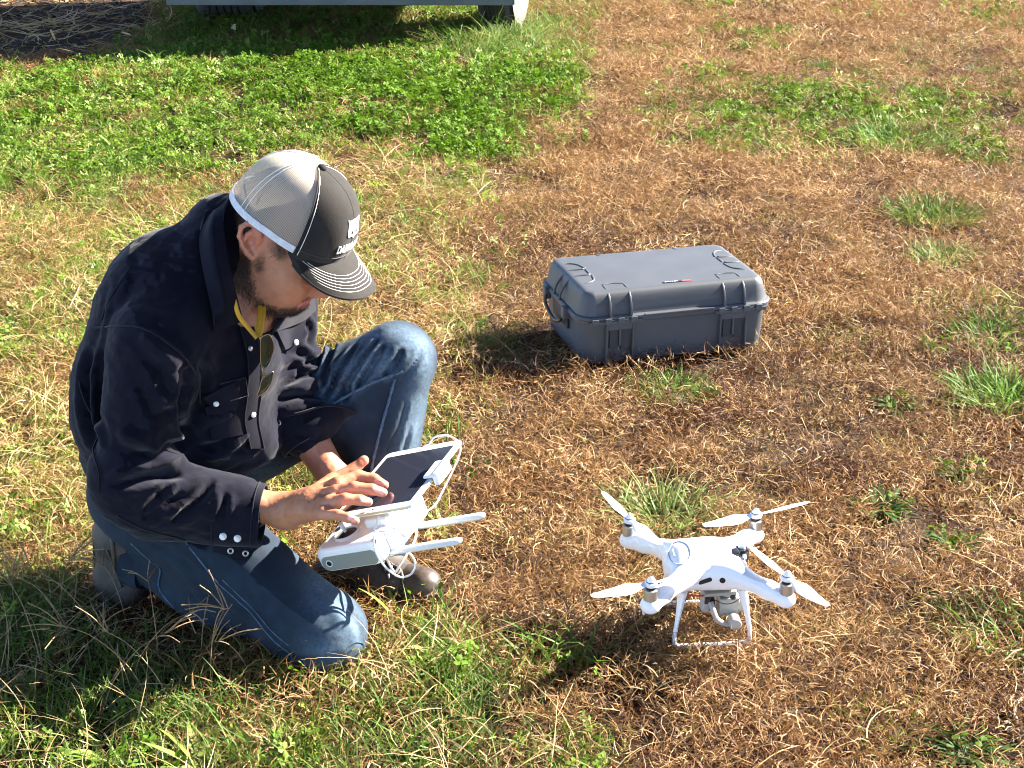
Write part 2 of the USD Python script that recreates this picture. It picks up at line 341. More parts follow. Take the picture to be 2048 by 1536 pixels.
PATCH = [(1680, 238, 300, 56, "clover"), (1620, 215, 150, 30, "clover"), (1790, 268, 70, 34, "grass"), (1610, 125, 70, 28, "grass"), (1850, 132, 210, 55, "pale"), (1760, 120, 120, 40, "grass"), (1500, 85, 75, 22, "yellow"), (1235, 100, 60, 14, "grass"), (1430, 20, 120, 14, "yellow"),
         (1700, 170, 60, 14, "yellow"), (1420, 150, 70, 20, "yellow"), (1440, 225, 60, 16, "yellow"), (1960, 310, 60, 16, "clover"), (1200, 180, 60, 12, "grass"), (1990, 20, 90, 24, "yellow"), (1350, 110, 50, 12, "yellow"), (1750, 30, 60, 14, "yellow"),
         (1660, 330, 90, 16, "yellow"), (1900, 500, 60, 18, "grass"), (1950, 160, 90, 30, "pale")]
def zones(x, y):
    """Weights of clover, lush clover, green grass, mixed growth and bare soil at ground points."""
    u, v = project(np.stack([x, y, np.zeros_like(x)], -1)); u = np.clip(u, -900, 3000); v = np.clip(v, -180, 2300)
    p = np.stack([x, y, np.zeros_like(x)], -1); w = (meshkit.fbm(p * 3.2, 4, 51) - .5); wf = meshkit.fbm(p * 9, 3, 57) - .5; px = 3200 / np.hypot(y, 1.6)
    s = lambda poly, soft: np.clip(.5 + (sdist(poly, u, v * 1.0) / px + .22 * w + .10 * wf) / soft, 0, 1)
    ell = {k: np.zeros_like(x) for k in ("clover", "grass", "pale", "yellow")}
    for cu_, cv_, ru, rv, k in PATCH: ell[k] = np.maximum(ell[k], np.clip(1.75 - 1.15 * np.hypot((u - cu_) / ru, (v - cv_) / rv) + 1.1 * w + .8 * wf, 0, 1))
    return dict(soil=s(Z_SOIL, .12), clover=s(Z_CLOVER, .22), lush=s(Z_LUSH, .25), top=s(Z_TOPGRASS, .2), left=s(Z_LEFT, .5), edge=s(Z_EDGE, .35), bot=s(Z_BOT, .22), shade=s(Z_SHADE_GREEN, .3), w=w, wf=wf, u=u, v=v, **{"p_" + k: e for k, e in ell.items()})
def scatter(per_m2_near, per_m2_far, seed, y0=1.5, y1=12.6):
    rng = np.random.default_rng(seed); ys = np.linspace(y0, y1, 200); half = .345 * np.hypot(ys, 1.0) + 1.25
    dens = per_m2_near + (per_m2_far - per_m2_near) * np.clip((ys - 3.0) / 4.0, 0, 1); wt = dens * 2 * half; cum = np.cumsum(wt) * (ys[1] - ys[0]); n = int(cum[-1])
    y = np.interp(rng.uniform(0, cum[-1], n), cum, ys); h = .345 * np.hypot(y, 1.0) + 1.25; x = rng.uniform(-1, 1, n) * h
    return x, y, rng
def strips(n, R, L, W, z0, el, droop, curl, seed, segs=4, roll=.6, taper=2.0, fan=0.0, base_r=None):
    """n ribbon blades over a disc: start height z0 (lo, hi), start elevation el (lo, hi), droop and curl in radians along the blade."""
    r = np.random.default_rng(seed); U = lambda a: r.uniform(a[0], a[1], n)
    rad = R * np.sqrt(r.uniform(0, 1, n)) if base_r is None else base_r * np.sqrt(r.uniform(0, 1, n)); th = r.uniform(0, 2 * np.pi, n)
    p = np.stack([rad * np.cos(th), rad * np.sin(th), U(z0)], 1); az = np.where(r.uniform(0, 1, n) < fan, th + r.normal(0, .5, n), r.uniform(0, 2 * np.pi, n)); e = U(el); ln = U(L); wd = U(W); cu_ = r.normal(0, curl, n); dr = U(droop); ro = r.normal(0, roll, n)
    P, S = [p], []
    for k in range(segs + 1):
        d = np.stack([np.cos(e) * np.cos(az), np.cos(e) * np.sin(az), np.sin(e)], 1); s = np.stack([-np.sin(az), np.cos(az), np.zeros(n)], 1); up = np.cross(s, d)
        S.append(s * np.cos(ro)[:, None] + up * np.sin(ro)[:, None])
        if k < segs: p = p + d * (ln / segs)[:, None]; P.append(p)
        az = az + cu_ / segs; e = e - dr / segs
    v = []
    for k in range(segs + 1):
        w = wd * max(1 - (k / segs) ** taper, .06) * (.75 + .25 * min(1, 3 * k / segs)); v += [P[k] - S[k] * w[:, None] / 2, P[k] + S[k] * w[:, None] / 2]
    v = np.stack(v, 1); b = (np.arange(n) * 2 * (segs + 1))[:, None]; f = []
    for k in range(segs): f += [np.stack([b[:, 0] + 2 * k, b[:, 0] + 2 * k + 1, b[:, 0] + 2 * k + 3], 1), np.stack([b[:, 0] + 2 * k, b[:, 0] + 2 * k + 3, b[:, 0] + 2 * k + 2], 1)]
    v = v.reshape(-1, 3); v[:, 2] = np.maximum(v[:, 2], -.01); return trimesh.Trimesh(v, np.vstack(f), process=False)
def blade_look(name, cols, trans=.35, rough=.6, spec=.25, vary=.18):
    """Leaf or straw: the colour differs from blade to blade and from clump to clump."""
    k = len(cols)
    return look(name, {"g": ("geometry", {}), "o": ("object_info", {}), "r": ("rgb_ramp", {"ramp": [(q / (k - 1), c) for q, c in enumerate(cols)]}), "h": ("hsv", {"saturation": 1.0}),
        "mv": ("map_range", {"from_min": 0.0, "from_max": 1.0, "to_min": 1 - vary, "to_max": 1 + vary}), "n": ("noise_texture", {"scale": 90.0, "detail": 2.0}), "t": ("texture_coordinate", {}), "nm": ("map_range", {"from_min": .3, "from_max": .7, "to_min": .72, "to_max": 1.25}), "mm": ("math", {"math_type": "multiply"}),
        "p": ("principled_bsdf", {"roughness": rough, "specular_ior_level": spec}), "tl": ("translucent_bsdf", {}), "mix": ("mix_closure", {"fac": trans})},
        [("g.random_per_island", "r.fac"), ("r.color", "h.color"), ("o.random", "mv.value"), ("t.object", "n.vector"), ("n.fac", "nm.value"), ("mv.result", "mm.value1"), ("nm.result", "mm.value2"), ("mm.value", "h.value"), ("h.color", "p.base_color"), ("h.color", "tl.color"), ("p.BSDF", "mix.closure1"), ("tl.BSDF", "mix.closure2")], surface="mix.closure")
def instancer(name, label, category, protos, x, y, idx, scale, rng, tilt=.12, zoff=0.0):
    pi = UsdGeom.PointInstancer.Define(stage, numbered("/World", name)); paths = []
    for q, (nm, m, mat) in enumerate(protos):
        p = numbered(str(pi.GetPath()), nm); usdkit.mesh(stage, p, m, mat); paths.append(p)
    pi.CreatePrototypesRel().SetTargets(paths); n = len(x); z = gh(x, y) + zoff
    pi.CreatePositionsAttr(Vt.Vec3fArray.FromNumpy(np.stack([x, y, z], 1).astype(np.float32))); pi.CreateProtoIndicesAttr(Vt.IntArray.FromNumpy(idx.astype(np.int32)))
    a = rng.uniform(0, 2 * np.pi, n); tx, ty = rng.normal(0, tilt, n), rng.normal(0, tilt, n)
    q = np.stack([np.cos(a / 2), np.zeros(n), np.zeros(n), np.sin(a / 2)], 1); t = np.stack([np.ones(n), tx / 2, ty / 2, np.zeros(n)], 1); t /= np.linalg.norm(t, axis=1, keepdims=True)
    w = np.stack([t[:, 0] * q[:, 0] - t[:, 3] * q[:, 3], t[:, 1] * q[:, 0] + t[:, 2] * q[:, 3], t[:, 2] * q[:, 0] - t[:, 1] * q[:, 3], t[:, 0] * q[:, 3] + t[:, 3] * q[:, 0]], 1)
    pi.CreateOrientationsAttr([Gf.Quath(*map(float, r)) for r in w]); s = np.asarray(scale, np.float32); pi.CreateScalesAttr(Vt.Vec3fArray.FromNumpy(np.repeat(s[:, None], 3, 1) if s.ndim == 1 else s))
    return tag(pi.GetPrim(), label, category, None, "stuff")
TUFTS = [(1862, 432, .16), (1335, 1035, .11), (2015, 800, .15), (1340, 778, .12), (1800, 285, .22), (2010, 1255, .10), (1885, 515, .12), (1985, 668, .13), (1758, 1022, .10), (1915, 945, .09), (1935, 1490, .10), (1905, 1090, .08), (1795, 815, .09), (1870, 700, .07)]
# ------------------------------------------------------------------ dead grass mat
B_TAN = blade_look("tan_dead_grass", [(.28, .155, .060), (.50, .325, .140), (.63, .44, .205), (.76, .57, .30), (.40, .23, .092)], .22)
B_RED = blade_look("russet_dead_grass", [(.095, .036, .015), (.21, .086, .034), (.33, .152, .062), (.48, .275, .125), (.15, .060, .024)], .22)
B_DARK = blade_look("dark_thatch", [(.022, .012, .007), (.050, .027, .015), (.095, .053, .029), (.16, .096, .05)], .15)
B_STRAW = blade_look("pale_straw", [(.62, .43, .21), (.76, .57, .32), (.84, .68, .43), (.52, .33, .14)], .25)
B_OLIVE = blade_look("olive_grass", [(.20, .18, .040), (.30, .26, .06), (.42, .33, .10), (.15, .17, .03), (.52, .38, .15)], .35)
B_GREEN = blade_look("green_grass_blades", [(.090, .165, .020), (.15, .24, .033), (.22, .31, .055), (.33, .39, .095), (.44, .43, .16)], .42)
B_PALEG = blade_look("pale_green_grass", [(.21, .27, .08), (.32, .36, .13), (.42, .42, .19), (.17, .23, .06)], .4)
B_YELL = blade_look("yellow_green_leaves", [(.20, .25, .030), (.31, .33, .055), (.42, .40, .09), (.14, .20, .025)], .4)
B_CLOV = blade_look("clover_green", [(.085, .165, .008), (.135, .235, .013), (.195, .305, .022), (.28, .38, .04)], .38, .7, .2)
B_CLOVY = blade_look("pale_clover", [(.17, .25, .035), (.26, .33, .06), (.38, .41, .12), (.12, .21, .03)], .38, .55, .3)
crumb_ = lambda s, n=130: strips(n, .08, (.005, .018), (.0012, .0030), (.0, .030), (-.4, 1.3), (-.5, .9), 1.2, s, 2, 1.2)
mat_ = lambda s, n=84, W=(.0011, .0022): strips(n, .075, (.012, .052), W, (.0, .034), (-.25, 1.05), (-.4, 1.3), 1.7, s, 3, 1.0)
low_ = lambda s, n=56: strips(n, .08, (.012, .04), (.0014, .0028), (-.004, .006), (-.1, .5), (0, .9), 1.4, s, 3, .9)
def frizz(n, k, seed):
    """Broken seed-head stems with short side twigs."""
    a = strips(n, .07, (.03, .075), (.0012, .0020), (.004, .030), (-.1, .9), (-.2, 1.0), .9, seed, 4, .8); r = np.random.default_rng(seed + 1); V = np.array(a.vertices).reshape(n, 10, 3); ms = [a]
    b = strips(n * k, .0, (.006, .018), (.0008, .0015), (0, 0), (-.2, 1.2), (-.3, .8), .8, seed + 2, 2, 1.0, base_r=0.0); W = np.array(b.vertices).reshape(n * k, 6, 3); t = r.integers(2, 9, n * k); W += V[np.repeat(np.arange(n), k), t][:, None]; b.vertices = W.reshape(-1, 3)
    return cat(a, b)
dry = [("thatch_clump", low_(1), B_DARK), ("thatch_clump", low_(2), B_RED), ("dead_clump", mat_(3), B_TAN), ("dead_clump", mat_(4), B_TAN), ("dead_clump", mat_(5), B_RED), ("dead_clump", mat_(6), B_RED), ("straw_clump", mat_(7, 40), B_STRAW), ("straw_clump", mat_(8, 46), B_TAN),
       ("wisp_clump", strips(9, .07, (.06, .13), (.0012, .0020), (.004, .03), (.0, .7), (.2, 1.2), 1.0, 9, 5, .8), B_STRAW), ("frizzy_clump", frizz(10, 6, 10), B_TAN), ("olive_clump", mat_(12, 44), B_OLIVE), ("frizzy_clump", frizz(10, 6, 14), B_STRAW), ("frizzy_clump", frizz(11, 6, 17), B_RED), ("crumb_clump", crumb_(18), B_TAN), ("crumb_clump", crumb_(19), B_RED), ("crumb_clump", crumb_(20), B_STRAW), ("crumb_clump", crumb_(15), B_DARK)]
x, y, rng = scatter(680, 360, 101); z = zones(x, y); n = len(x); r = rng.uniform(0, 1, n); big = np.where(y > 5, 1 + .07 * (y - 5), 1.0)
green = np.maximum.reduce([z["clover"], z["top"], z["bot"] * .8, z["shade"], z["p_clover"] * .9, z["p_grass"] * .7, z["p_pale"] * .6]); keep = (r > green * .82) & (z["soil"] < .5 + .5 * (r > .9))
far = np.clip((y - 4.8) / 2.5, 0, 1); tone = meshkit.fbm(np.stack([x, y, 0 * x], -1) * 2.0, 3, 71) - .5 + .22 * far; r2 = rng.uniform(0, 1, n)
idx = np.select([r2 < .10 - .05 * far, r2 < .18, r2 < .32 + .4 * tone, r2 < .66 + .25 * tone, r2 < .77 + .1 * tone, r2 < .96], [0, 1, rng.integers(2, 4, n), np.where(tone > rng.normal(0.02, .12, n), rng.integers(2, 4, n), rng.integers(4, 6, n)), rng.integers(6, 8, n), rng.choice([8, 9, 9, 11, 11, 12, 12], n)], 10)
idx = np.where((np.maximum(z["left"], z["edge"]) * .9 > rng.uniform(0, 1, n)) & (idx < 10), rng.choice([2, 3, 7, 8, 9, 6, 8, 6, 10, 10], n), idx)
idx = np.where((rng.uniform(0, 1, n) < .15) & (idx < 10), rng.choice([13, 14, 13, 15, 15, 16], n), idx)
for tu, tv, tR in TUFTS:
    q = G(tu, tv); keep &= (np.hypot(x - q[0], (y - q[1])) > tR * rng.uniform(.5, 1.05, n))
bald = np.zeros(n)
for bu, bv, br_, bw in ((1660, 880, 95, 42), (1640, 800, 60, 24), (1960, 445, 30, 12), (1700, 1430, 60, 26), (1840, 1230, 40, 30)): bald = np.maximum(bald, np.clip(1.3 - np.hypot((z["u"] - bu) / br_, (z["v"] - bv) / bw), 0, 1))
keep &= rng.uniform(0, 1, n) > bald * .85
for cx, cy, rx, ry in ((.42, 4.19, .27, .17),): keep &= np.hypot((x - cx) / rx, (y - cy) / ry) > .8
instancer("dead_grass", "matted dry brown grass covering most of the ground", "dry grass", dry, x[keep], y[keep], idx[keep], (big * rng.uniform(.75, 1.2, n) * (.72 + .75 * meshkit.fbm(np.stack([x, y, 0 * x], -1) * 6.0, 2, 91)))[keep], rng)
# ------------------------------------------------------------------ green grass
up_ = lambda s, n, L, W=(.0018, .0034), mat=None: strips(n, .05, L, W, (-.004, .004), (.55, 1.45), (.1, 1.3), .5, s, 4, .5, 2.2)
grn = [("grass_clump", up_(21, 34, (.035, .095)), B_GREEN), ("grass_clump", up_(22, 30, (.04, .11), (.0022, .0044)), B_GREEN), ("grass_clump", up_(23, 36, (.03, .07)), B_PALEG), ("grass_clump", up_(24, 30, (.03, .075)), B_YELL), ("grass_clump", strips(14, .05, (.08, .17), (.003, .0062), (0, .004), (.5, 1.3), (.4, 1.8), .6, 25, 5, .4), B_GREEN),
       ("straw_clump", strips(12, .07, (.08, .18), (.0011, .0019), (.005, .03), (.1, .9), (.1, 1.0), .5, 26, 5, .5), B_STRAW), ("short_clump", up_(27, 40, (.018, .045)), B_GREEN), ("short_clump", up_(28, 36, (.018, .045)), B_PALEG)]
x, y, rng = scatter(560, 260, 202); z = zones(x, y); n = len(x); r = rng.uniform(0, 1, n); r2 = rng.uniform(0, 1, n); big = np.where(y > 5, 1 + .08 * (y - 5), 1.0)
pr = np.maximum.reduce([z["bot"] * .95, z["top"] * .9, z["left"] * .55, z["edge"] * .36, z["p_grass"] * .55, z["p_pale"] * .5, z["p_yellow"] * .30, z["shade"] * .6, z["clover"] * .14, np.clip(z["wf"] - .26, 0, 1) * .5]); keep = (r < pr) & (z["soil"] < .4) & (z["lush"] < .6)
idx = rng.choice([0, 1, 3, 4, 6, 6], n); idx = np.where(z["bot"] > .4, rng.choice([0, 0, 0, 1, 2, 2, 2, 3, 3, 5], n), idx); idx = np.where((z["p_pale"] > .2) & (z["bot"] < .3), rng.choice([7, 7, 2, 6], n), idx); idx = np.where(z["top"] > .4, rng.choice([0, 6, 6, 7, 4, 2], n), idx)
idx = np.where(np.maximum(z["left"], z["edge"]) > .5, rng.choice([3, 3, 3, 0, 7, 5, 7, 2], n), idx); idx = np.where((z["p_yellow"] > .2), rng.choice([3, 7, 6], n), idx); idx = np.where(z["p_grass"] > .25, rng.choice([6, 6, 0, 7], n), idx)
short = np.where(np.maximum.reduce([z["p_grass"], z["p_pale"], z["p_yellow"]]) > .2, .62, 1.0)
for cx, cy, rx, ry in ((.42, 4.19, .27, .17),): keep &= np.hypot((x - cx) / rx, (y - cy) / ry) > 1
instancer("green_grass", "green grass blades growing along the left and bottom of the lawn", "grass", grn, x[keep], y[keep], idx[keep], (big * short * rng.uniform(.7, 1.3, n))[keep], rng)
# ------------------------------------------------------------------ clover and small weeds
def leaflets(n, R, h, size, seed, lobes=3, tilt=.75, stem=True):
    r = np.random.default_rng(seed); V, F, c = [], [], 0
    for k in range(n):
        a, q = r.uniform(0, 2 * np.pi), R * math.sqrt(r.uniform()); z_ = r.uniform(*h); o = np.array([q * math.cos(a), q * math.sin(a), z_]); s = r.uniform(*size); nx = nrm([r.normal(0, tilt), r.normal(0, tilt), 1]); ex = nrm(np.cross(nx, [math.sin(a), .3, .1])); ey = np.cross(nx, ex); a0 = r.uniform(0, 7)
        for l in range(lobes):
            t = a0 + l * 2 * np.pi / lobes + r.normal(0, .12); d = ex * math.cos(t) + ey * math.sin(t); e = -ex * math.sin(t) + ey * math.cos(t); f = nx * s * r.uniform(-.12, .18)
            V += [o, o + d * s * .55 + e * s * .42 + f, o + d * s * 1.0 + e * s * .22, o + d * s * .92 - f * .4, o + d * s * 1.0 - e * s * .22, o + d * s * .55 - e * s * .42 + f]; F += [(c, c + 5, c + 3), (c, c + 3, c + 1), (c + 1, c + 3, c + 2), (c + 3, c + 5, c + 4)]; c += 6
        if stem: w = np.array([.0008, 0, 0]); V += [o - w, o + w, [o[0] * .8 + .0008, o[1] * .8, -.005]]; F += [(c, c + 1, c + 2)]; c += 3
    return trimesh.Trimesh(np.array(V), np.array(F), process=False)
def broad(n, L, W, seed, el=(.15, .7)):
    return strips(n, .02, L, W, (0, .01), el, (.2, .9), .3, seed, 4, .35, 2.6, fan=.9)
clv = [("clover_clump", leaflets(20, .055, (.008, .050), (.0080, .0135), 41), B_CLOV), ("clover_clump", leaflets(20, .055, (.008, .060), (.0075, .013), 42), B_CLOV), ("clover_clump", leaflets(16, .055, (.008, .045), (.007, .0125), 43), B_CLOVY), ("weed_clump", broad(12, (.04, .09), (.010, .018), 44), B_CLOVY), ("weed_clump", broad(10, (.03, .08), (.008, .016), 45), B_CLOV), ("clover_clump", leaflets(18, .05, (.008, .035), (.007, .011), 46), B_CLOV), ("clover_clump", leaflets(18, .055, (.005, .035), (.005, .009), 47), B_YELL)]
x, y, rng = scatter(520, 430, 303); z = zones(x, y); n = len(x); r = rng.uniform(0, 1, n)
pr = np.maximum.reduce([z["clover"] * .72, z["lush"] * .95, z["left"] * np.clip(.30 + 1.5 * z["w"], .04, .8), z["p_clover"] * .95, z["shade"] * .6, z["bot"] * .12, z["edge"] * .10, z["p_yellow"] * .15]); keep = (r < pr) & (z["soil"] < .35) & (z["top"] < .6)
idx = np.where(z["lush"] > .5, rng.integers(0, 2, n), rng.choice([0, 1, 2, 2, 3, 2], n)); idx = np.where((z["left"] > .5) & (z["clover"] < .5), rng.choice([2, 2, 2, 3, 6, 6, 5], n), idx); idx = np.where(z["p_clover"] > .2, rng.choice([5, 5, 0, 2], n), idx)
sc = rng.uniform(.8, 1.25, n) * np.where(z["p_clover"] > .2, .8, 1) * (1 + .05 * np.clip(y - 5, 0, 9))
instancer("clover", "bright green clover and small leafy weeds over the upper left", "clover", clv, x[keep], y[keep], idx[keep], sc[keep], rng, .2)
# litter on the bare soil at the top left
x, y, rng = scatter(0, 90, 404, 7.0); z = zones(x, y); keep = (z["soil"] > .4) & (z["clover"] < .5); n = len(x)
lit = [("straw_clump", strips(7, .10, (.06, .22), (.003, .008), (.0, .02), (-.05, .3), (-.2, .3), .5, 61, 4, .9), B_STRAW), ("husk_clump", strips(9, .10, (.03, .12), (.004, .012), (.0, .02), (-.05, .4), (-.3, .5), .8, 62, 3, 1.0), B_TAN), ("husk_clump", strips(8, .10, (.03, .10), (.003, .008), (.0, .015), (-.05, .4), (-.3, .5), .8, 63, 3, 1.0), B_DARK)]
instancer("straw_litter", "broken stalks and husks strewn on the bare soil", "straw", lit, x[keep], y[keep], rng.integers(0, 3, n)[keep], rng.uniform(.7, 1.4, n)[keep], rng)
# ================================================================== the parked wagon whose lower edge shows at the top
M_steel = plain("weathered_grey_steel", (.062, .070, .066), .6, (.095, .105, .10), 6, .25, 200, metallic=.2)
M_tyre = plain("dusty_tyre", (.012, .011, .010), .9, (.022, .019, .016), 12, .5, 120)
M_cream = plain("dusty_cream_rim", (.17, .145, .11), .85, (.11, .085, .06), 9, .3, 80, .4, .7)
WY = 8.5
r0, r1 = A(333, 13, WY), A(1028, 9, WY)
zr = float((r0[2] + r1[2]) / 2); x0, x1 = float(r0[0]), float(r1[0])
wagon = thing("farm_wagon", "grey steel farm wagon parked at the top edge, its lower rail and wheels showing", "wagon")
obj("bottom_rail", xf(rbox(x1 - x0, .08, .20, .006, 2), tr((x0 + x1) / 2, WY + .04, zr + .10)), M_steel, wagon, 40)
WB = .34
obj("box_side", loft([np.array([[x0 + .06, WY + .03, zr + .20], [x1 - .06, WY + .03, zr + .20], [x1 - .06, WY + 1.95, zr + .20], [x0 + .06, WY + 1.95, zr + .20]]), np.array([[x0 - .1, WY + .0, 0.92], [x1 + .1, WY + .0, 0.92], [x1 + .1, WY + 2.05, 0.92], [x0 - .1, WY + 2.05, 0.92]])]), M_steel, wagon)
for q in range(6):
    x = x0 + .12 + q * (x1 - x0 - .24) / 5; obj("side_rib", xf(rbox(.05, .05, 0.20, .006, 2), tr(x, WY - .012, zr + .30)), M_steel, wagon, 40)
obj("bolt_plate", xf(rbox(.05, .008, .06, .002, 2), tr(x0 + .1, WY - .004, zr + .09)), M_steel, wagon)
obj("rail_end", xf(rbox(.006, .075, .05, .002, 2), tr(x1 + .004, WY + .03, zr + .03)), plain("bright_cut_steel", (.55, .57, .57), .45, metallic=.5), wagon)
obj("cross_beam", xf(rbox(.12, 1.8, .12, .006, 2), tr((x0 + x1) / 2, WY + .95, zr + .22)), M_steel, wagon, 40)
obj("axle", tube([(-1.6, 9.44, .31), (-.1, 9.20, .31)], .04, 12), M_steel, wagon, True)
def wheel(xc, y, w, R, face, yaw=0.0):
    yw = math.radians(yaw); ax = np.array([math.cos(yw), math.sin(yw), 0]); M = frame((xc, y, R - .015), np.cross([0, 0, 1], ax), (0, 0, 1), ax)
    t = obj("wheel", xf(lathe([(R * .60, -w / 2), (R * .86, -w / 2), (R * .96, -w * .40), (R, -w * .30), (R, w * .30), (R * .96, w * .40), (R * .86, w / 2), (R * .60, w / 2), (R * .58, w * .36), (R * .58, -w * .36)], 48), M), M_tyre, wagon, 30)
    for k in range(5):
        zc = (-.24 + .12 * k) * w
        obj("tread_groove", xf(trimesh.creation.torus(R + .0005, .0045, major_sections=48, minor_sections=6), M @ tr(0, 0, zc)), M_dark, t, True)
    obj("rim", xf(lathe([(R * .58, w * .30), (R * .64, w * .50), (R * .60, w * .52), (R * .54, w * .40), (R * .30, w * .30), (R * .22, w * .42), (R * .08, w * .44), (0, w * .44)], 40), M), M_cream, t, 30)
    obj("sidewall", xf(lathe([(R * .62, w * .505), (R * .80, w * .535), (R * .90, w * .50), (R * .80, w * .50), (R * .62, w * .49)], 40), M), face, t, 30)
g1 = G(1000, 50); wheel(-.045, 9.12, .20, .33, M_cream, -11)
g2 = G(450, 50); wheel(float(g2[0]), float(g2[1]) + .24, .34, .33, M_tyre)
# ================================================================== the kneeling person
FW = nrm([0.90, -0.42, 0]); LF = np.array([0.42, 0.90, 0.0]) / np.linalg.norm([0.42, 0.90])   # the way the person faces, and their left
UP = np.array([0, 0, 1.0])
SPN = nrm([0.30, -0.03, 0.95])                                          # the leaning spine
FS = nrm(FW - SPN * (FW @ SPN))
tab_c = np.array([-.2055, 2.615, .3313]); tab_F = nrm([.8636, -.3674, .3451]); tab_L = nrm([.353, .9296, .1064]); tab_N = nrm(np.cross(tab_F, tab_L))
def on_tab(u, v, out):                                                  # the point above the tablet's plane seen at survey (u, v)
    d = ray(u, v); t = ((tab_c + tab_N * out - EYE) @ tab_N) / (d @ tab_N); return EYE + d * t

c7 = A(448, 445, 2.80)
shR, shL = np.array([-.630, 2.635, .575]), np.array([-.455, 2.97, .55])
elR, wrR = A(258, 962, 2.575), A(572, 1022, 2.585)
elL, wrL = A(572, 800, 2.84), A(668, 958, 2.76)
hipR, hipL = np.array([-.655, 2.70, .235]), np.array([-.585, 2.90, .25])
kneeR, ankR = A(648, 1262, 2.545), A(300, 1125, 2.755)
kneeL, ankL = A(796, 720, 2.90), A(735, 1090, 2.865)

# ---------------------------------------------------------------- shirt volume
shirt_p = [
    Ell(np.array([-.580, 2.805, .505]), (.128, .182, .17), FS, LF, k=.05),
    Ell(np.array([-.650, 2.805, .35]), (.148, .172, .17), FS, LF, k=.06),
    Ell(A(335, 610, 2.80), (.115, .155, .15), FS, LF, k=.06),
    Ell(A(278, 760, 2.81), (.108, .15, .17), FS, LF, k=.06),
    Cap(shR + LF * .03, shL - LF * .03, .070, k=.05),
    Cap(c7 - SPN * .01, shR + LF * .03, .064, .068, k=.05), Cap(c7 - SPN * .05, shL - LF * .06, .044, .058, k=.05),
    Cap(shR, elR, .080, .066, k=.035), Cap(elR, A(300, 985, 2.57), .067, .064, k=.03), Cap(A(290, 982, 2.575), A(478, 1010, 2.585), .066, .053, k=.03), Cap(A(310, 1020, 2.58), A(440, 1045, 2.59), .052, .042, k=.03),
    Cap(shL, elL, .072, .064, k=.035), Cap(elL, A(605, 858, 2.81), .062, .054, k=.02),
    Ell(A(455, 850, 2.735), (.080, .085, .075), FS, LF, k=.05), Ell(A(470, 740, 2.745), (.070, .085, .085), FS, LF, k=.05),
    Cap(A(430, 925, 2.73), A(525, 900, 2.73), .034, .022, k=.05),          # front tails over the lap
    Cap(A(235, 930, 2.82), A(225, 985, 2.80), .070, .034, k=.05),
    Cap(A(515, 575, 2.735), A(520, 668, 2.69), .040, .010, k=.012, op=-1),  # the open neck
]
# ---------------------------------------------------------------- jeans volume
jeans_p = [
    Ell(np.array([-.67, 2.80, .235]), (.14, .17, .125), FW, LF, k=.05),
    Cap(hipR, kneeR, .100, .068, k=.04), Cap(kneeR, A(300, 1120, 2.745), .068, .052, k=.03),
    Cap(kneeR + np.array([.004, -.004, .0]), kneeR + np.array([-.05, .01, .02]), .068, .07, k=.03),
    Ell(A(440, 1180, 2.66), (.12, .07, .06), nrm(kneeR - ankR), k=.05),
    Cap(hipL, kneeL, .098, .074, k=.04), Cap(kneeL, A(745, 1075, 2.86), .070, .062, k=.02),
    Ell(A(745, 870, 2.885), (.07, .068, .12), FW, LF, k=.05),
]
# ---------------------------------------------------------------- boots
bootL_p = [Cap(A(665, 1165, 2.86), A(775, 1172, 2.80), .044, .047, k=.03), Cap(A(775, 1172, 2.80), A(845, 1172, 2.765), .043, .035, k=.03),
           Cap(A(690, 1140, 2.86), A(735, 1085, 2.865), .050, .056, k=.04), Cap(A(735, 1110, 2.85), A(790, 1162, 2.80), .044, .036, k=.04)]
bootR_p = [Cap(A(232, 1062, 2.79), A(240, 1150, 2.775), .042, .046, k=.03), Cap(A(240, 1150, 2.775), A(262, 1188, 2.74), .044, .032, k=.03),
           Cap(A(250, 1075, 2.77), A(300, 1120, 2.755), .048, .048, k=.04)]
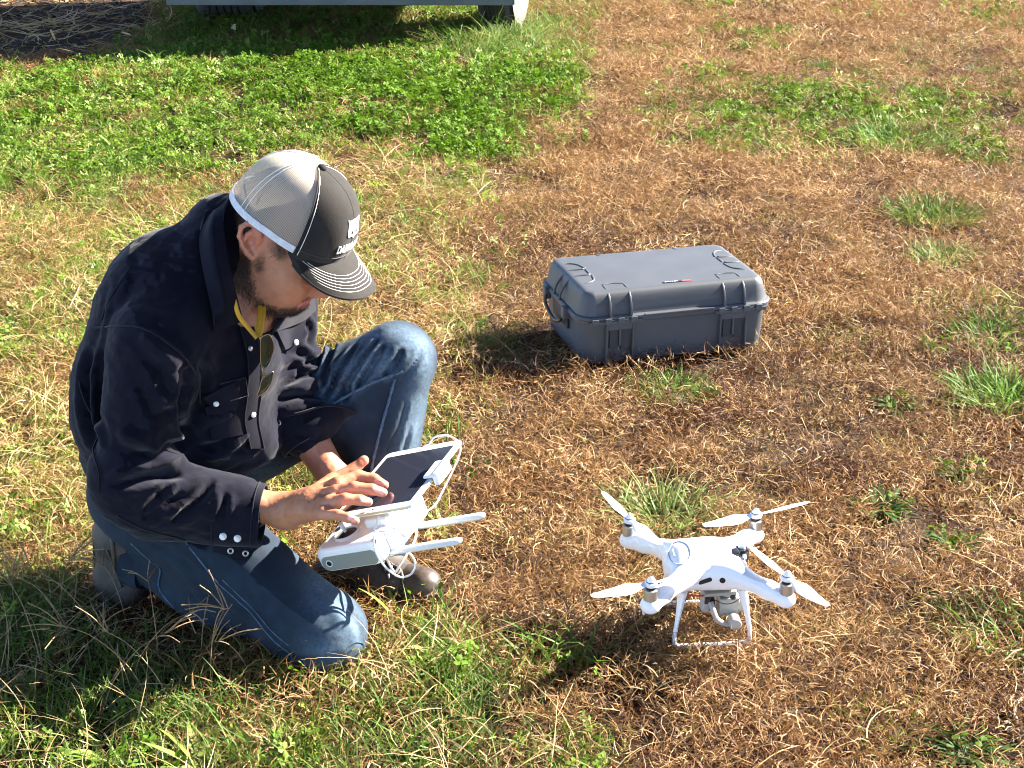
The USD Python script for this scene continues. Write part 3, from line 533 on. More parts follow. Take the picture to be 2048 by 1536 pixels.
# ---------------------------------------------------------------- skin volume: head, neck, arms, hands
HY = 2.77
capP = math.radians(34); cf = np.array([math.cos(capP), -.34, -math.sin(capP)]); cf = nrm(cf); cl = nrm(np.cross([0, 0, 1], cf)); cu = np.cross(cf, cl)
capC = A(584, 440, HY)
def H(u, v, dy=0.0):
    """Point on the head: (u, v) survey of the midline, moved sideways by dy (towards the left ear)."""
    d = ray(u, v); return EYE + d * (((capC - EYE) @ cl) / (d @ cl)) + cl * dy
def Hs(u, v, out):
    """A point seen at (u, v) on the plane lying out to the head's right of its midline."""
    d = ray(u, v); return EYE + d * (((capC - cl * out - EYE) @ cl) / (d @ cl))
body_p = [
    Ell(capC - cu * .010 - cf * .004, (.100, .078, .102), cf, cl, k=.02),
    Ell(H(586, 520), (.060, .062, .075), cf, cl, k=.04),
    Ell(H(560, 520), (.07, .064, .07), cf, cl, k=.04),
    Cap(H(512, 548, -.052), H(572, 590, -.018), .024, .022, k=.035), Cap(H(512, 548, .052), H(572, 590, .018), .024, .022, k=.035),
    Cap(H(553, 568, -.01), H(553, 568, .01), .033, k=.03),
    Ell(H(582, 600), (.020, .024, .018), cf, cl, k=.025),
    Ell(H(587, 577), (.018, .027, .022), cf, cl, k=.025),
    Cap(H(604, 548, -.042), H(596, 560, -.04), .020, .022, k=.035), Cap(H(604, 548, .042), H(596, 560, .04), .020, .022, k=.035),
    Cap(H(634, 538), H(645, 583), .010, .012, k=.016),
    Ell(H(632, 582, -.012), (.011, .008, .009), cf, cl, k=.008), Ell(H(632, 582, .012), (.011, .008, .009), cf, cl, k=.008),
    Cap(H(606, 594, -.017), H(613, 594, 0), .0070, .0090, k=.006), Cap(H(606, 594, .017), H(613, 594, 0), .0070, .0090, k=.006),
    Cap(H(597, 605, -.015), H(604, 606, 0), .0075, .0100, k=.006), Cap(H(597, 605, .015), H(604, 606, 0), .0075, .0100, k=.006),
    Cap(H(602, 600, -.020), H(615, 602, 0), .0022, .0028, k=.003, op=-1), Cap(H(602, 600, .020), H(615, 602, 0), .0022, .0028, k=.003, op=-1),
    Ell(H(632, 535, -.034), (.012, .014, .010), cf, cl, k=.012, op=-1), Ell(H(632, 535, .034), (.012, .014, .010), cf, cl, k=.012, op=-1),
    Ell(H(627, 536, -.034), (.0125, .0125, .0125), cf, cl, k=.003), Ell(H(627, 536, .034), (.0125, .0125, .0125), cf, cl, k=.003),
    Cap(H(640, 522, -.045), H(646, 522, -.012), .007, .008, k=.015), Cap(H(640, 522, .045), H(646, 522, .012), .007, .008, k=.015),
    Cap(H(497, 490), A(448, 585, 2.785), .056, .066, k=.03),
    Cap(H(515, 545), A(468, 640, 2.76), .026, .036, k=.05), Ell(A(450, 690, 2.77), (.07, .12, .09), FS, LF, k=.05),
    Ell(np.array([-.575, 2.805, .50]), (.108, .155, .15), FS, LF, k=.05), Ell(np.array([-.64, 2.805, .33]), (.11, .14, .15), FS, LF, k=.06),
    Cap(shR + LF * .04, shL - LF * .04, .05, k=.05),
    Cap(shR, elR, .052, .043, k=.03), Cap(elR, wrR, .043, .0285, k=.02, q=(nrm(np.cross(wrR - elR, [0, -.3, 1])), 1.0)),
    Cap(shL, elL, .052, .043, k=.03), Cap(elL, wrL, .042, .029, k=.02),
]
def ear(s):
    pts = [(519, 470, -.004), (514, 452, .004), (502, 443, .010), (491, 450, .014), (488, 468, .015), (493, 487, .012), (499, 502, .007), (506, 513, .002), (511, 508, -.003), (512, 497, -.005)]
    P = []
    for u, v, out in pts:
        p = Hs(u, v, .079)
        if s > 0: p = p + cl * (2 * abs((p - capC) @ cl))
        P.append(p + cl * s * out)
    P = np.array(P); C = P.mean(0)
    prims = [Cap(P[i], P[i + 1], .0046 if i < 6 else .0062, .0046 if i < 5 else .0062, k=.004) for i in range(len(P) - 1)]
    prims.append(Ell(C - cl * s * .003, (.016, .007, .030), cf * .96 - cu * .25, cl, k=.006))
    an = [(508, 463), (500, 467), (497, 479), (501, 492)]
    Q = []
    for u, v in an:
        p = Hs(u, v, .079)
        if s > 0: p = p + cl * (2 * abs((p - capC) @ cl))
        Q.append(p + cl * s * .008)
    prims += [Cap(Q[i], Q[i + 1], .0038, k=.004) for i in range(3)]
    c = Hs(507, 482, .079)
    if s > 0: c = c + cl * (2 * abs((c - capC) @ cl))
    prims.append(Ell(c + cl * s * .010, (.008, .008, .012), cf, cl, k=.005, op=-1))
    return prims
body_p += ear(-1) + ear(1)
# the right hand over the tablet: chains of joints from the wrist, (u, v, height above the screen, radius)
def finger(pts, k=.0045): return [Cap(on_tab(*a[:3]), on_tab(*b[:3]), a[3], b[3], k=k) for a, b in zip(pts, pts[1:])]
palmR = [on_tab(676, 968, .046), on_tab(671, 985, .046), on_tab(660, 1006, .040), on_tab(648, 1027, .032)]
body_p += [Cap(wrR, (palmR[0] + palmR[1]) / 2 * .55 + wrR * .45, .0275, .0215, k=.02), Cap(wrR, palmR[2] * .5 + wrR * .5, .0265, .0215, k=.02)]
body_p += [Cap(wrR * .62 + p * .38, p, .0185, r, k=.014) for p, r in zip(palmR, (.0135, .0135, .0125, .0115))]
body_p += finger([(676, 968, .046, .0130), (716, 952, .040, .0108), (748, 958, .026, .0095), (769, 970, .013, .0082)])
body_p += finger([(671, 985, .046, .0130), (708, 975, .044, .0108), (744, 979, .030, .0096), (766, 985, .018, .0084)])
body_p += finger([(660, 1006, .040, .0125), (690, 998, .040, .0104), (720, 1000, .028, .0092), (737, 1004, .018, .0080)])
body_p += finger([(648, 1027, .032, .0115), (675, 1030, .026, .0094), (697, 1036, .018, .0082), (711, 1041, .012, .0072)])
thumb = [A(612, 1000, 2.60), A(664, 962, 2.655), A(705, 940, 2.675), A(728, 921, 2.685)]
body_p += [Cap(thumb[0], thumb[1], .018, .0145, k=.018), Cap(thumb[1], thumb[2], .0135, .0118, k=.006), Cap(thumb[2], thumb[3], .0115, .0095, k=.004)]
# the left hand grips the far end of the controller
def R_(f, l, n): return tab_c + tab_F * f + tab_L * l + tab_N * n          # a place given along the tablet's short side, long side and face
hl0 = R_(-.118, .118, -.078)
body_p += [Cap(wrL, hl0, .027, .020, k=.02)]
for i, (f, ln) in enumerate(((-.070, 1.0), (-.090, 1.05), (-.111, 1.0), (-.130, .82))):
    b = [R_(f, .118, -.090), R_(f + .003, .110, -.120), R_(f + .004, .080, -.124), R_(f + .004, .085 - .03 * ln, -.120)]
    body_p += [Cap(hl0, b[0], .017, .0115, k=.015)] + [Cap(b[j], b[j + 1], .0105 - .001 * j, .0095 - .001 * j, k=.004) for j in range(3)]
b = [R_(-.125, .105, -.058), R_(-.115, .085, -.044), R_(-.100, .062, -.042)]
body_p += [Cap(hl0, b[0], .018, .0135, k=.015), Cap(b[0], b[1], .0125, .011, k=.005), Cap(b[1], b[2], .0108, .009, k=.004)]
# ---------------------------------------------------------------- fabrics and skin
def fabric(name, dark, light, rough=.85, sheen=.3, weave=900., bump=.35, fade=None, mottle=14., spec=.25):
    n = {"t": ("texture_coordinate", {}), "n": ("noise_texture", {"scale": mottle, "detail": 6.0, "roughness": .62}), "w": ("noise_texture", {"scale": weave, "detail": 2.0}),
         "r": ("rgb_ramp", {"ramp": [(0, dark), (.38, dark), (.68, light), (1, light)]}), "m": ("mix_color", {"blend_type": "multiply", "fac": .55}),
         "wr": ("rgb_ramp", {"ramp": [(0, (.45, .45, .45)), (.4, (.7, .7, .7)), (.65, (1.25, 1.25, 1.25)), (1, (1.5, 1.5, 1.5))]}),
         "b": ("bump", {"strength": bump, "distance": .0012}), "p": ("principled_bsdf", {"roughness": rough, "sheen_weight": sheen, "sheen_roughness": .45, "specular_ior_level": spec})}
    l = [("t.object", "n.vector"), ("t.object", "w.vector"), ("n.fac", "r.fac"), ("w.fac", "wr.fac"), ("r.color", "m.a"), ("wr.color", "m.b"), ("w.fac", "b.height"), ("b.normal", "p.normal")]
    if fade is not None:
        n["a"] = ("attribute", {"attribute": "wear"}); n["f"] = ("mix_color", {"b": fade}); n["mf"] = ("math", {"math_type": "multiply_add", "value2": .55, "value3": -.18})
        n["af"] = ("math", {"math_type": "add", "use_clamp": True}); n["cl"] = ("math", {"math_type": "multiply", "use_clamp": True})
        n["fl"] = ("noise_texture", {"scale": 160.0, "detail": 3.0}); n["fm"] = ("map_range", {"from_min": .3, "from_max": .7, "to_min": .65, "to_max": 1.15})
        l += [("t.object", "fl.vector"), ("fl.fac", "fm.value"), ("fm.result", "cl.value2"), ("a.fac", "cl.value1"), ("cl.value", "f.fac"), ("r.color", "f.a"), ("f.result", "m.a")]
        l.remove(("r.color", "m.a")); [n.pop(k) for k in ("mf", "af")]
    l.append(("m.result", "p.base_color"))
    return look(name, n, l)
M_shirt = fabric("navy_brushed_cotton", (.0042, .0044, .0105), (.0082, .0078, .0145), rough=.95, sheen=.10, spec=.10, weave=700, bump=.5, mottle=30)
M_shirt_edge = fabric("navy_cotton_edges", (.0075, .0070, .0115), (.013, .012, .017), sheen=.12, spec=.12, weave=700, bump=.4, mottle=60)
M_jeans = fabric("blue_denim", (.0072, .0142, .0265), (.0112, .0222, .0385), sheen=.02, weave=1100, bump=.35, fade=(.135, .205, .28), mottle=22)
M_seam = fabric("denim_seam", (.045, .08, .13), (.09, .14, .20), sheen=.0, weave=500, bump=.6, mottle=120)
M_snap = plain("pearl_snap", (.75, .75, .72), .18)
M_ring = plain("snap_metal", (.55, .55, .53), .3, metallic=.9)
M_lan = plain("yellow_webbing", (.62, .33, .015), .6, (.52, .26, .01), 300, .4, 900)
M_hair = plain("dark_brown_hair", (.016, .010, .007), .45, (.03, .018, .011), 80)


# skin with stubble, lips and nails as colours the skin itself has
M_skin = look("skin", {"t": ("texture_coordinate", {}), "n": ("noise_texture", {"scale": 45.0, "detail": 6.0, "roughness": .65}),
    "r": ("rgb_ramp", {"ramp": [(0, (.27, .108, .056)), (.4, (.35, .150, .082)), (.62, (.41, .187, .105)), (1, (.46, .22, .130))]}),
    "ab": ("attribute", {"attribute": "beard"}), "al": ("attribute", {"attribute": "lips"}), "an": ("attribute", {"attribute": "nails"}), "ar": ("attribute", {"attribute": "redness"}),
    "mr": ("mix_color", {"b": (.50, .155, .10)}), "ml": ("mix_color", {"b": (.44, .125, .115)}), "mn": ("mix_color", {"b": (.62, .33, .27)}), "mb": ("mix_color", {"b": (.014, .009, .006)}),
    "vn": ("noise_texture", {"scale": 700.0, "detail": 2.0}), "vm": ("map_range", {"from_min": .32, "from_max": .55, "to_min": .55, "to_max": 1.0, "clamp": True}), "vb": ("math", {"math_type": "multiply", "use_clamp": True}),
    "bn": ("noise_texture", {"scale": 320.0, "detail": 4.0}), "b": ("bump", {"strength": .25, "distance": .0008}),
    "p": ("principled_bsdf", {"roughness": .46, "specular_ior_level": .42, "subsurface_weight": .12, "subsurface_scale": .004, "subsurface_radius": (1, .35, .2)})},
    [("t.object", "n.vector"), ("n.fac", "r.fac"), ("r.color", "mr.a"), ("ar.fac", "mr.fac"), ("mr.result", "ml.a"), ("al.fac", "ml.fac"), ("ml.result", "mn.a"), ("an.fac", "mn.fac"), ("mn.result", "mb.a"),
     ("t.object", "vn.vector"), ("vn.fac", "vm.value"), ("vm.result", "vb.value1"), ("ab.fac", "vb.value2"), ("vb.value", "mb.fac"), ("mb.result", "p.base_color"),
     ("t.object", "bn.vector"), ("bn.fac", "b.height"), ("b.normal", "p.normal")])

def crease(m, prims, lines, base_noise=(0, 30.0, (1, 1, 1)), seed=3, gain=1.0):
    """Presses folds into a cloth mesh: lines of (survey points, depth, half width); negative depth raises a ridge."""
    V = np.array(m.vertices); N = normals(m); d = np.zeros(len(V))
    amp, sc, st = base_noise
    if amp: d += amp * (2 * meshkit.fbm(V * sc * np.asarray(st), 4, seed) - 1)
    for uv, dep, w in lines:
        dep = dep * gain; L = hits(prims, spline(np.array(uv, float), 5) if len(uv) > 2 else np.linspace(uv[0], uv[1], 6))
        box = (np.abs(V - L.mean(0)) < (np.ptp(L, axis=0) / 2 + 5 * w)).all(1); i = np.nonzero(box)[0]
        r, t, _ = seg_dist(V[i], L); env = np.clip(np.minimum(t, 1 - t) * 5, 0.0, 1) ** .7
        d[i] += env * (-dep * np.exp(-(r / w) ** 2) + .55 * dep * np.exp(-((r - 1.9 * w) / (1.0 * w)) ** 2))
    m.vertices = V + N * d[:, None]; return m
def on_cloth(prims, uvs, r=.0016, out=.001, n=6, sub=6):
    P = lay(prims, spline(hits(prims, uvs), sub), out); return tube(P, r, n)
def stud(prims, uv, r, out, mat, parent, name="snap", tilt=None):
    p, n = hit(prims, *uv); n = nrm(n) if tilt is None else nrm(tilt); x = nrm(np.cross(n, [.3, .1, .9])); M = frame(p + n * out, x, np.cross(n, x), n)
    return obj(name, lathe([(r * .92, -.0015), (r, 0), (r * .97, .0012), (r * .7, .0024), (r * .3, .0030), (0, .0031)], 14, M), mat, parent, 40)

person = thing("person", "person in a dark navy shirt, jeans and mesh cap kneeling over a tablet", "person")

# ---------------------------------------------------------------- shirt
shirt_m = skin(shirt_p, .0042)
shirt_folds = [
    ([(365, 945), (330, 952), (287, 957), (215, 975)], .010, .009), ([(383, 873), (340, 897), (300, 913), (262, 905)], .007, .009),
    ([(378, 925), (330, 915), (300, 905)], -.007, .014), ([(368, 985), (320, 1015), (286, 1045)], .006, .008), ([(345, 963), (312, 998), (280, 1030)], .007, .007),
    ([(430, 960), (392, 1005), (345, 1045)], .008, .008), ([(452, 985), (446, 1020), (436, 1045)], .006, .006), ([(300, 875), (270, 880), (235, 860)], -.006, .013),
    ([(342, 745), (348, 775), (335, 815)], -.008, .014), ([(300, 750), (318, 790), (330, 820)], -.006, .012), ([(280, 670), (310, 690), (360, 735)], -.006, .014),
    ([(372, 770), (362, 830), (372, 880)], .006, .010), ([(200, 700), (192, 800), (205, 900)], -.006, .010), ([(180, 690), (172, 800), (190, 900)], .008, .012),
    ([(232, 560), (214, 640), (196, 720)], -.003, .010), ([(255, 545), (230, 620)], -.003, .009), ([(400, 720), (410, 760), (400, 800)], .006, .010), ([(392, 845), (430, 838), (478, 820)], -.006, .016),
    ([(470, 870), (440, 890), (400, 900)], .009, .010), ([(500, 860), (480, 880), (452, 888)], -.006, .010),
    ([(590, 745), (615, 728), (640, 722)], .007, .006), ([(560, 772), (600, 752), (640, 745)], .008, .007), ([(556, 800), (600, 790), (650, 790)], .008, .007), ([(600, 690), (622, 705), (640, 700)], -.006, .010),
    ([(560, 825), (600, 818), (650, 812)], -.006, .009), ([(610, 640), (622, 660), (620, 690)], .005, .008), ([(560, 730), (590, 720), (622, 738)], -.006, .009),
]
shirt_m = crease(shirt_m, shirt_p, shirt_folds, (.0046, 21.0, (1, 1, 1)), 5, 1.5)
shirt_m.vertices = shirt_m.vertices + normals(shirt_m) * (.0020 * (2 * meshkit.fbm(np.array(shirt_m.vertices) * np.array([46, 46, 70.0]), 3, 11) - 1))[:, None]
shirt = obj("shirt", shirt_m, M_shirt, person, True)
# collar: the near leaf from the back of the neck to its point, the far leaf lit by the sun
def strip(lines, th, n=22, m=7, prims=None, outs=None): return sheet(patch(lines, n, m), th)
col_in = [A(462, 392, 2.79), A(447, 430, 2.725), A(452, 500, 2.690), A(468, 575, 2.675), A(485, 642, 2.690)]
col_mid = [A(436, 408, 2.80), A(424, 440, 2.715), A(428, 505, 2.672), A(444, 580, 2.648), A(462, 650, 2.668)]
col_out = [hit(shirt_p, 414, 428, .010)[0], hit(shirt_p, 402, 480, .011)[0], hit(shirt_p, 405, 540, .011)[0], hit(shirt_p, 414, 600, .011)[0], hit(shirt_p, 422, 667, .010)[0]]
obj("collar", strip([col_in, col_mid, col_out], .0045, 30, 9), M_shirt, shirt, 40)
far_in = [A(560, 628, 2.79), A(583, 606, 2.80), A(606, 588, 2.82), A(626, 572, 2.86)]
far_out = [hit(shirt_p, 534, 668, .010)[0], hit(shirt_p, 566, 652, .012)[0], hit(shirt_p, 598, 640, .012)[0], hit(shirt_p, 622, 620, .010)[0]]
obj("collar", strip([far_in, far_out], .0045, 14, 6), M_shirt, shirt, 40)
# placket, seams, pockets
pl = [(490, 655), (506, 715), (506, 780), (500, 840), (512, 895)]
g = np.array([[hit(shirt_p, u + du, v + 0 * du, .0035)[0] for u, v in spline(np.array(pl, float), 6)] for du in np.linspace(-13, 13, 5)])
obj("placket", sheet(g, .003), M_shirt, shirt, 40)
for du in (-13, 12.5): obj("stitching", tube(np.array([hit(shirt_p, u + du, v, .006)[0] for u, v in spline(np.array(pl, float), 6)]), .0011, 5), M_shirt_edge, shirt, True)
for uvs in ([(192, 655), (235, 652), (282, 656), (332, 684), (374, 722), (396, 765), (400, 805)], [(206, 640), (245, 560), (262, 535)], [(160, 720), (188, 830), (196, 930), (200, 985)], [(236, 1030), (300, 1060), (370, 1078)]):
    obj("seam", on_cloth(shirt_p, uvs, .0018, .0022), M_shirt_edge, shirt, True)
def flap(corners, out=.005, th=.004, n=9):
    a, b, c, d = [np.array(q, float) for q in corners]; s = np.linspace(0, 1, n)
    g = np.array([[hit(shirt_p, *((a * (1 - x) + b * x) * (1 - y) + (d * (1 - x) + c * x) * y), out=out)[0] for x in s] for y in s]); return sheet(g, th)
pk = obj("pocket_flap", flap([(404, 790), (487, 752), (491, 786), (428, 815)], .006), M_shirt, shirt, 40)
obj("pocket_flap", flap([(543, 658), (606, 634), (598, 682), (562, 700)], .007), M_shirt, shirt, 40)
obj("pocket", flap([(410, 812), (490, 790), (486, 868), (425, 880)], .0035, .003), M_shirt, shirt, 40)
obj("stitching", tube(hits(shirt_p, [(437, 763), (487, 752), (491, 786), (458, 797)], .009), .0013, 5), M_shirt_edge, shirt, True)
for uv, r, o in (((432, 803), .0054, .009), ((503, 828), .0052, .006), ((586, 685), .0058, .010)): stud(shirt_p, uv, r, o, M_snap, shirt)
stud(shirt_p, (497, 698), .0050, .006, M_ring, shirt)
# right cuff: open around the forearm, its unsnapped end hanging below
def cuff(c0, c1, r0, r1, lobes=(), wob=.003, seed=0, n=36, m=8, flatten=1.0):
    ax = nrm(c1 - c0); x = nrm(np.cross(ax, [0, 1, .2])); y = np.cross(ax, x); rows = []
    for i in range(m):
        t = i / (m - 1); c = c0 * (1 - t) + c1 * t; a = np.linspace(0, 2 * np.pi, n)
        r = (r0 * (1 - t) + r1 * t) * (1 + wob / r0 * (np.sin(3 * a + seed) + .6 * np.sin(5 * a + 2 * seed + 3 * t)))
        for a0, amp, w in lobes: r = r + amp * t * np.exp(-((np.angle(np.exp(1j * (a - a0)))) / w) ** 2)
        rows.append(c + np.cos(a)[:, None] * r[:, None] * x * flatten + np.sin(a)[:, None] * r[:, None] * y)
    return np.array(rows)
cg = cuff(A(436, 1020, 2.585), A(526, 1030, 2.582), .058, .056, seed=1)
ck = obj("cuff", sheet(cg, .0045), M_shirt, shirt, 50)
for i in (0, 6): obj("stitching", tube(cg[i] + (cg[i] - cg[i].mean(0)) * .05, .0012, 5, closed=False), M_shirt_edge, shirt, True)
cl_in = [A(424, 1075, 2.560), A(470, 1082, 2.545), A(515, 1074, 2.545)]
cl_out = [A(428, 1103, 2.565), A(462, 1112, 2.550), A(492, 1121, 2.548)]
obj("cuff", sheet(patch([[A(420, 1040, 2.545), A(470, 1050, 2.535), A(521, 1042, 2.535)], cl_in, cl_out], 14, 10), .004), M_shirt, shirt, 50, label="unsnapped end of the right cuff hanging down")
for uv in ((446, 1073), (475, 1077)):
    p = A(uv[0], uv[1], 2.526); n = nrm(EYE - p + np.array([0, 0, -.5])); x = nrm(np.cross(n, [0, 0, 1])); M = frame(p, x, np.cross(n, x), n)
    obj("snap", lathe([(.0062, -.008), (.0068, 0), (.0064, .0014), (.0045, .0027), (0, .0031)], 16, M), M_snap, shirt, 40)
for uv in ((461, 1102), (491, 1107)):
    p = A(uv[0], uv[1], 2.541); n = nrm(EYE - p + np.array([0, 0, -.5])); x = nrm(np.cross(n, [0, 0, 1])); M = frame(p, x, np.cross(n, x), n)
    obj("snap", xf(trimesh.creation.torus(.0044, .0016, major_sections=18, minor_sections=8), M), M_ring, shirt, True)
# left cuff: folded back, with a flared edge towards the knee
lg = cuff(A(590, 832, 2.825), A(622, 884, 2.80), .058, .056, [(math.pi * .5, .004, .5)], .004, 2)
obj("cuff", sheet(lg, .006), M_shirt, shirt, 50)
wing0 = [A(548, 836, 2.775), A(600, 826, 2.770), A(650, 812, 2.785), A(690, 815, 2.80), A(712, 826, 2.81)]
wing1 = [A(552, 862, 2.760), A(602, 858, 2.752), A(648, 846, 2.765), A(682, 838, 2.80), A(706, 830, 2.815)]
wing2 = [A(560, 890, 2.770), A(604, 890, 2.757), A(640, 882, 2.770), A(668, 868, 2.80), A(676, 850, 2.83)]
obj("cuff", sheet(patch([wing0, wing1, wing2], 24, 12), .005), M_shirt, shirt, 50, label="flared fold of the rolled left cuff")
obj("stitching", tube(spline(wing0, 6) + np.array([0, -.004, .002]), .0022, 6), M_shirt_edge, shirt, True)
for uv in ((535, 846), (537, 868)):
    p = A(uv[0] + 22, uv[1], 2.757); M = frame(p, (1, 0, 0), nrm([0, .4, 1]), nrm([0, -1, .4])); obj("snap", xf(trimesh.creation.torus(.0040, .0014, major_sections=14, minor_sections=6), M), M_ring, shirt, True)
# the yellow undershirt edge at the back
obj("undershirt_hem", sheet(patch([[A(209, 1012, 2.80), A(226, 1034, 2.78)], [A(206, 1022, 2.79), A(222, 1034, 2.77)]], 6, 4), .004), M_lan, shirt, 40)

# ---------------------------------------------------------------- jeans
jeans_m = skin(jeans_p, .0045)
wh = [[(652, 690), (634, 742)], [(678, 676), (660, 715), (643, 758)], [(712, 690), (682, 740), (653, 795)], [(756, 680), (715, 735), (672, 803)], [(768, 694), (738, 740), (714, 774)], [(806, 700), (788, 728), (770, 750)],
      [(660, 735), (648, 770)], [(700, 775), (690, 800)]]
jf = [(w, .0095, .0060) for w in wh] + [([(800, 770), (828, 730), (846, 700)], .004, .006), ([(770, 930), (800, 850), (815, 800)], .003, .006), ([(800, 930), (822, 850)], .003, .006),
      ([(330, 1085), (370, 1070), (420, 1090)], .006, .008), ([(300, 1095), (350, 1110), (400, 1150)], .006, .009), ([(520, 930), (535, 980), (545, 1020)], .006, .010), ([(690, 1215), (716, 1250), (726, 1290)], .003, .010),
      ([(560, 1300), (610, 1320), (670, 1318)], .005, .008), ([(380, 1190), (440, 1250), (520, 1290)], .004, .008), ([(620, 1180), (660, 1210), (690, 1260)], -.003, .012)]
jeans_m = crease(jeans_m, jeans_p, jf, (.0028, 20.0, (1, 1, 1)), 8)
V = np.array(jeans_m.vertices)
wear = np.zeros(len(V))
for uvs, w in (([(505, 930), (545, 1000), (600, 1085), (660, 1180), (700, 1270)], .050), ([(690, 1290), (660, 1320)], .05), ([(640, 690), (720, 668), (790, 665), (840, 690)], .036), ([(840, 690), (845, 760), (830, 850), (815, 930)], .032), ([(700, 740), (760, 720)], .03)):
    r, _, _ = seg_dist(V, hits(jeans_p, spline(np.array(uvs, float), 4) if len(uvs) > 2 else uvs)); wear = np.maximum(wear, np.exp(-(r / w) ** 2))
wear = np.clip(wear * (.55 + .5 * (meshkit.fbm(V * 30, 4, 21) - .5)) + .07 * (meshkit.fbm(V * 60, 3, 5) - .45), 0, 1)
for w in wh:                                                       # whiskers: pale ridges either side of a dark crease
    L = hits(jeans_p, spline(np.array(w, float), 4) if len(w) > 2 else np.linspace(w[0], w[1], 4)); r, _, _ = seg_dist(V, L)
    wear += .20 * np.exp(-((r - .0105) / .004) ** 2) - .55 * np.exp(-(r / .005) ** 2)
wear = np.clip(wear, 0, 1)
jeans = obj("jeans", jeans_m, M_jeans, person, True, prim={"wear": wear})
for uvs, r in (([(664, 808), (705, 786), (745, 765), (806, 742)], .0030), ([(790, 756), (778, 800), (764, 850), (750, 905), (742, 945)], .0032), ([(440, 1169), (518, 1245), (585, 1310)], .0016), ([(446, 1160), (522, 1236), (590, 1300)], .0013),
               ([(262, 1085), (300, 1120), (318, 1170), (350, 1215)], .0020), ([(365, 1075), (400, 1120), (440, 1169)], .0024), ([(560, 930), (600, 958), (618, 1000)], .0018)):
    P = lay(jeans_p, spline(hits(jeans_p, uvs), 10), .0008); k = np.arange(len(P)); obj("seam", tube(P, r * (1 + .35 * np.sin(k * 2.1) * np.sin(k * .9)), 6), M_seam, jeans, True)
hem_a = nrm(ankR - kneeR); hem = cuff(A(300, 1120, 2.745) - hem_a * .012, A(300, 1120, 2.745) + hem_a * .030, .054, .058, wob=.004, seed=4, m=6)
hm = sheet(hem, .004); obj("hem", hm, M_jeans, jeans, 50, prim=None)
hem_a = np.array([0.02, 0, -1.0]); hem = cuff(A(745, 1075, 2.86) + np.array([0, 0, .03]), A(745, 1075, 2.86) + hem_a * .03, .066, .070, wob=.004, seed=6, m=6); obj("hem", sheet(hem, .004), M_jeans, jeans, 50)

# ---------------------------------------------------------------- boots
M_boot = plain("brown_leather", (.060, .042, .029), .55, (.10, .072, .050), 30, .5, 260)
M_bootd = plain("dark_rubber", (.012, .011, .010), .55, (.02, .018, .016), 60, .3, 300)
M_toe = plain("worn_toe_leather", (.030, .023, .018), .38, (.080, .057, .040), 40, .25, 300)
M_boot_mesh = look("boot_textile", {"t": ("texture_coordinate", {}), "c": ("checker_texture", {"scale": 330.0, "color1": (.11, .075, .05), "color2": (.035, .024, .018)}), "p": ("principled_bsdf", {"roughness": .8})}, [("t.object", "c.vector"), ("c.color", "p.base_color")])
M_boot2 = plain("grey_brown_leather", (.034, .027, .022), .6, (.062, .047, .037), 40, .5, 260)
M_lace = plain("boot_lace", (.16, .13, .10), .8, (.07, .055, .045), 400)
def boot_parts(prims, b):
    return obj("boot", skin(prims, .0035), b, person, True)
bl = boot_parts(bootL_p, M_boot2)
def outline(c, fwd, L, w, z0, th):
    f = nrm(fwd); s = np.cross([0, 0, 1], f); a = np.linspace(0, 2 * np.pi, 40, endpoint=False)
    prof = np.stack([np.cos(a) * L / 2, np.sin(a) * w / 2 * (1 + .16 * np.cos(a)) * (1 - .13 * np.cos(2 * a))], 1)
    lp = lambda k, z: np.array([c + f * x * k + s * y * k + np.array([0, 0, z]) for x, y in prof])
    return loft([lp(.95, z0), lp(1.0, z0 + .006), lp(1.0, z0 + th - .004), lp(.97, z0 + th)])
ball = A(775, 1172, 2.80); heelL = A(665, 1165, 2.86); toeL = A(845, 1172, 2.765); fl_ = nrm((toeL - heelL) * [1, 1, 0])
cL = (heelL + toeL) / 2; cL[2] = 0
obj("sole", outline(cL + fl_ * .004, fl_, np.linalg.norm(toeL - heelL) + .070, .092, .002, .022), M_bootd, bl, 40)
obj("toe_cap", skin([Cap(A(822, 1170, 2.779), A(846, 1172, 2.765), .0425, .0385, k=.02), Cap(A(790, 1172, 2.79), A(800, 1172, 2.785), .03, .03, k=.02, op=-1)], .0035), M_toe, bl, True)
obj("toe_bumper", tube([hit(bootL_p, u, v, .0015)[0] for u, v in spline([(800, 1183), (840, 1192), (872, 1184), (878, 1165)], 5)], .007, 8, flat=(1, .6)), M_bootd, bl, True)
for uvs in ([(712, 1130), (722, 1160), (700, 1190)], [(768, 1132), (778, 1160), (765, 1185), (735, 1196)], [(800, 1140), (806, 1165), (796, 1190)]):
    obj("leather_overlay", tube(hits(bootL_p, spline(np.array(uvs, float), 5), .0008), .0042, 8, flat=(1, .6)), M_bootd, bl, True)
for i in range(12):
    u, v = [(718, 1140), (726, 1150), (704, 1150), (712, 1162), (700, 1172), (735, 1144), (752, 1142), (760, 1152), (750, 1156), (758, 1166), (744, 1168), (690, 1160)][i]
    p, n = hit(bootL_p, u, v); x = nrm(np.cross(n, [0, 0, 1])); obj("perforation", lathe([(.0017, -.001), (.0017, .0006), (0, .0006)], 8, frame(p, x, np.cross(n, x), n)), M_bootd, bl)
for uvs in ([(776, 1128), (800, 1140), (790, 1155)], [(762, 1120), (784, 1130), (778, 1146)], [(750, 1112), (770, 1118), (764, 1132)]):
    obj("lace", tube(hits(bootL_p, spline(np.array(uvs, float), 5), .003), .0028, 7), M_lace, bl, True)
br = boot_parts(bootR_p, M_boot2)
sl = [A(214, 1040, 2.795), A(205, 1085, 2.79), A(212, 1140, 2.785), A(224, 1185, 2.765), A(244, 1205, 2.74)]
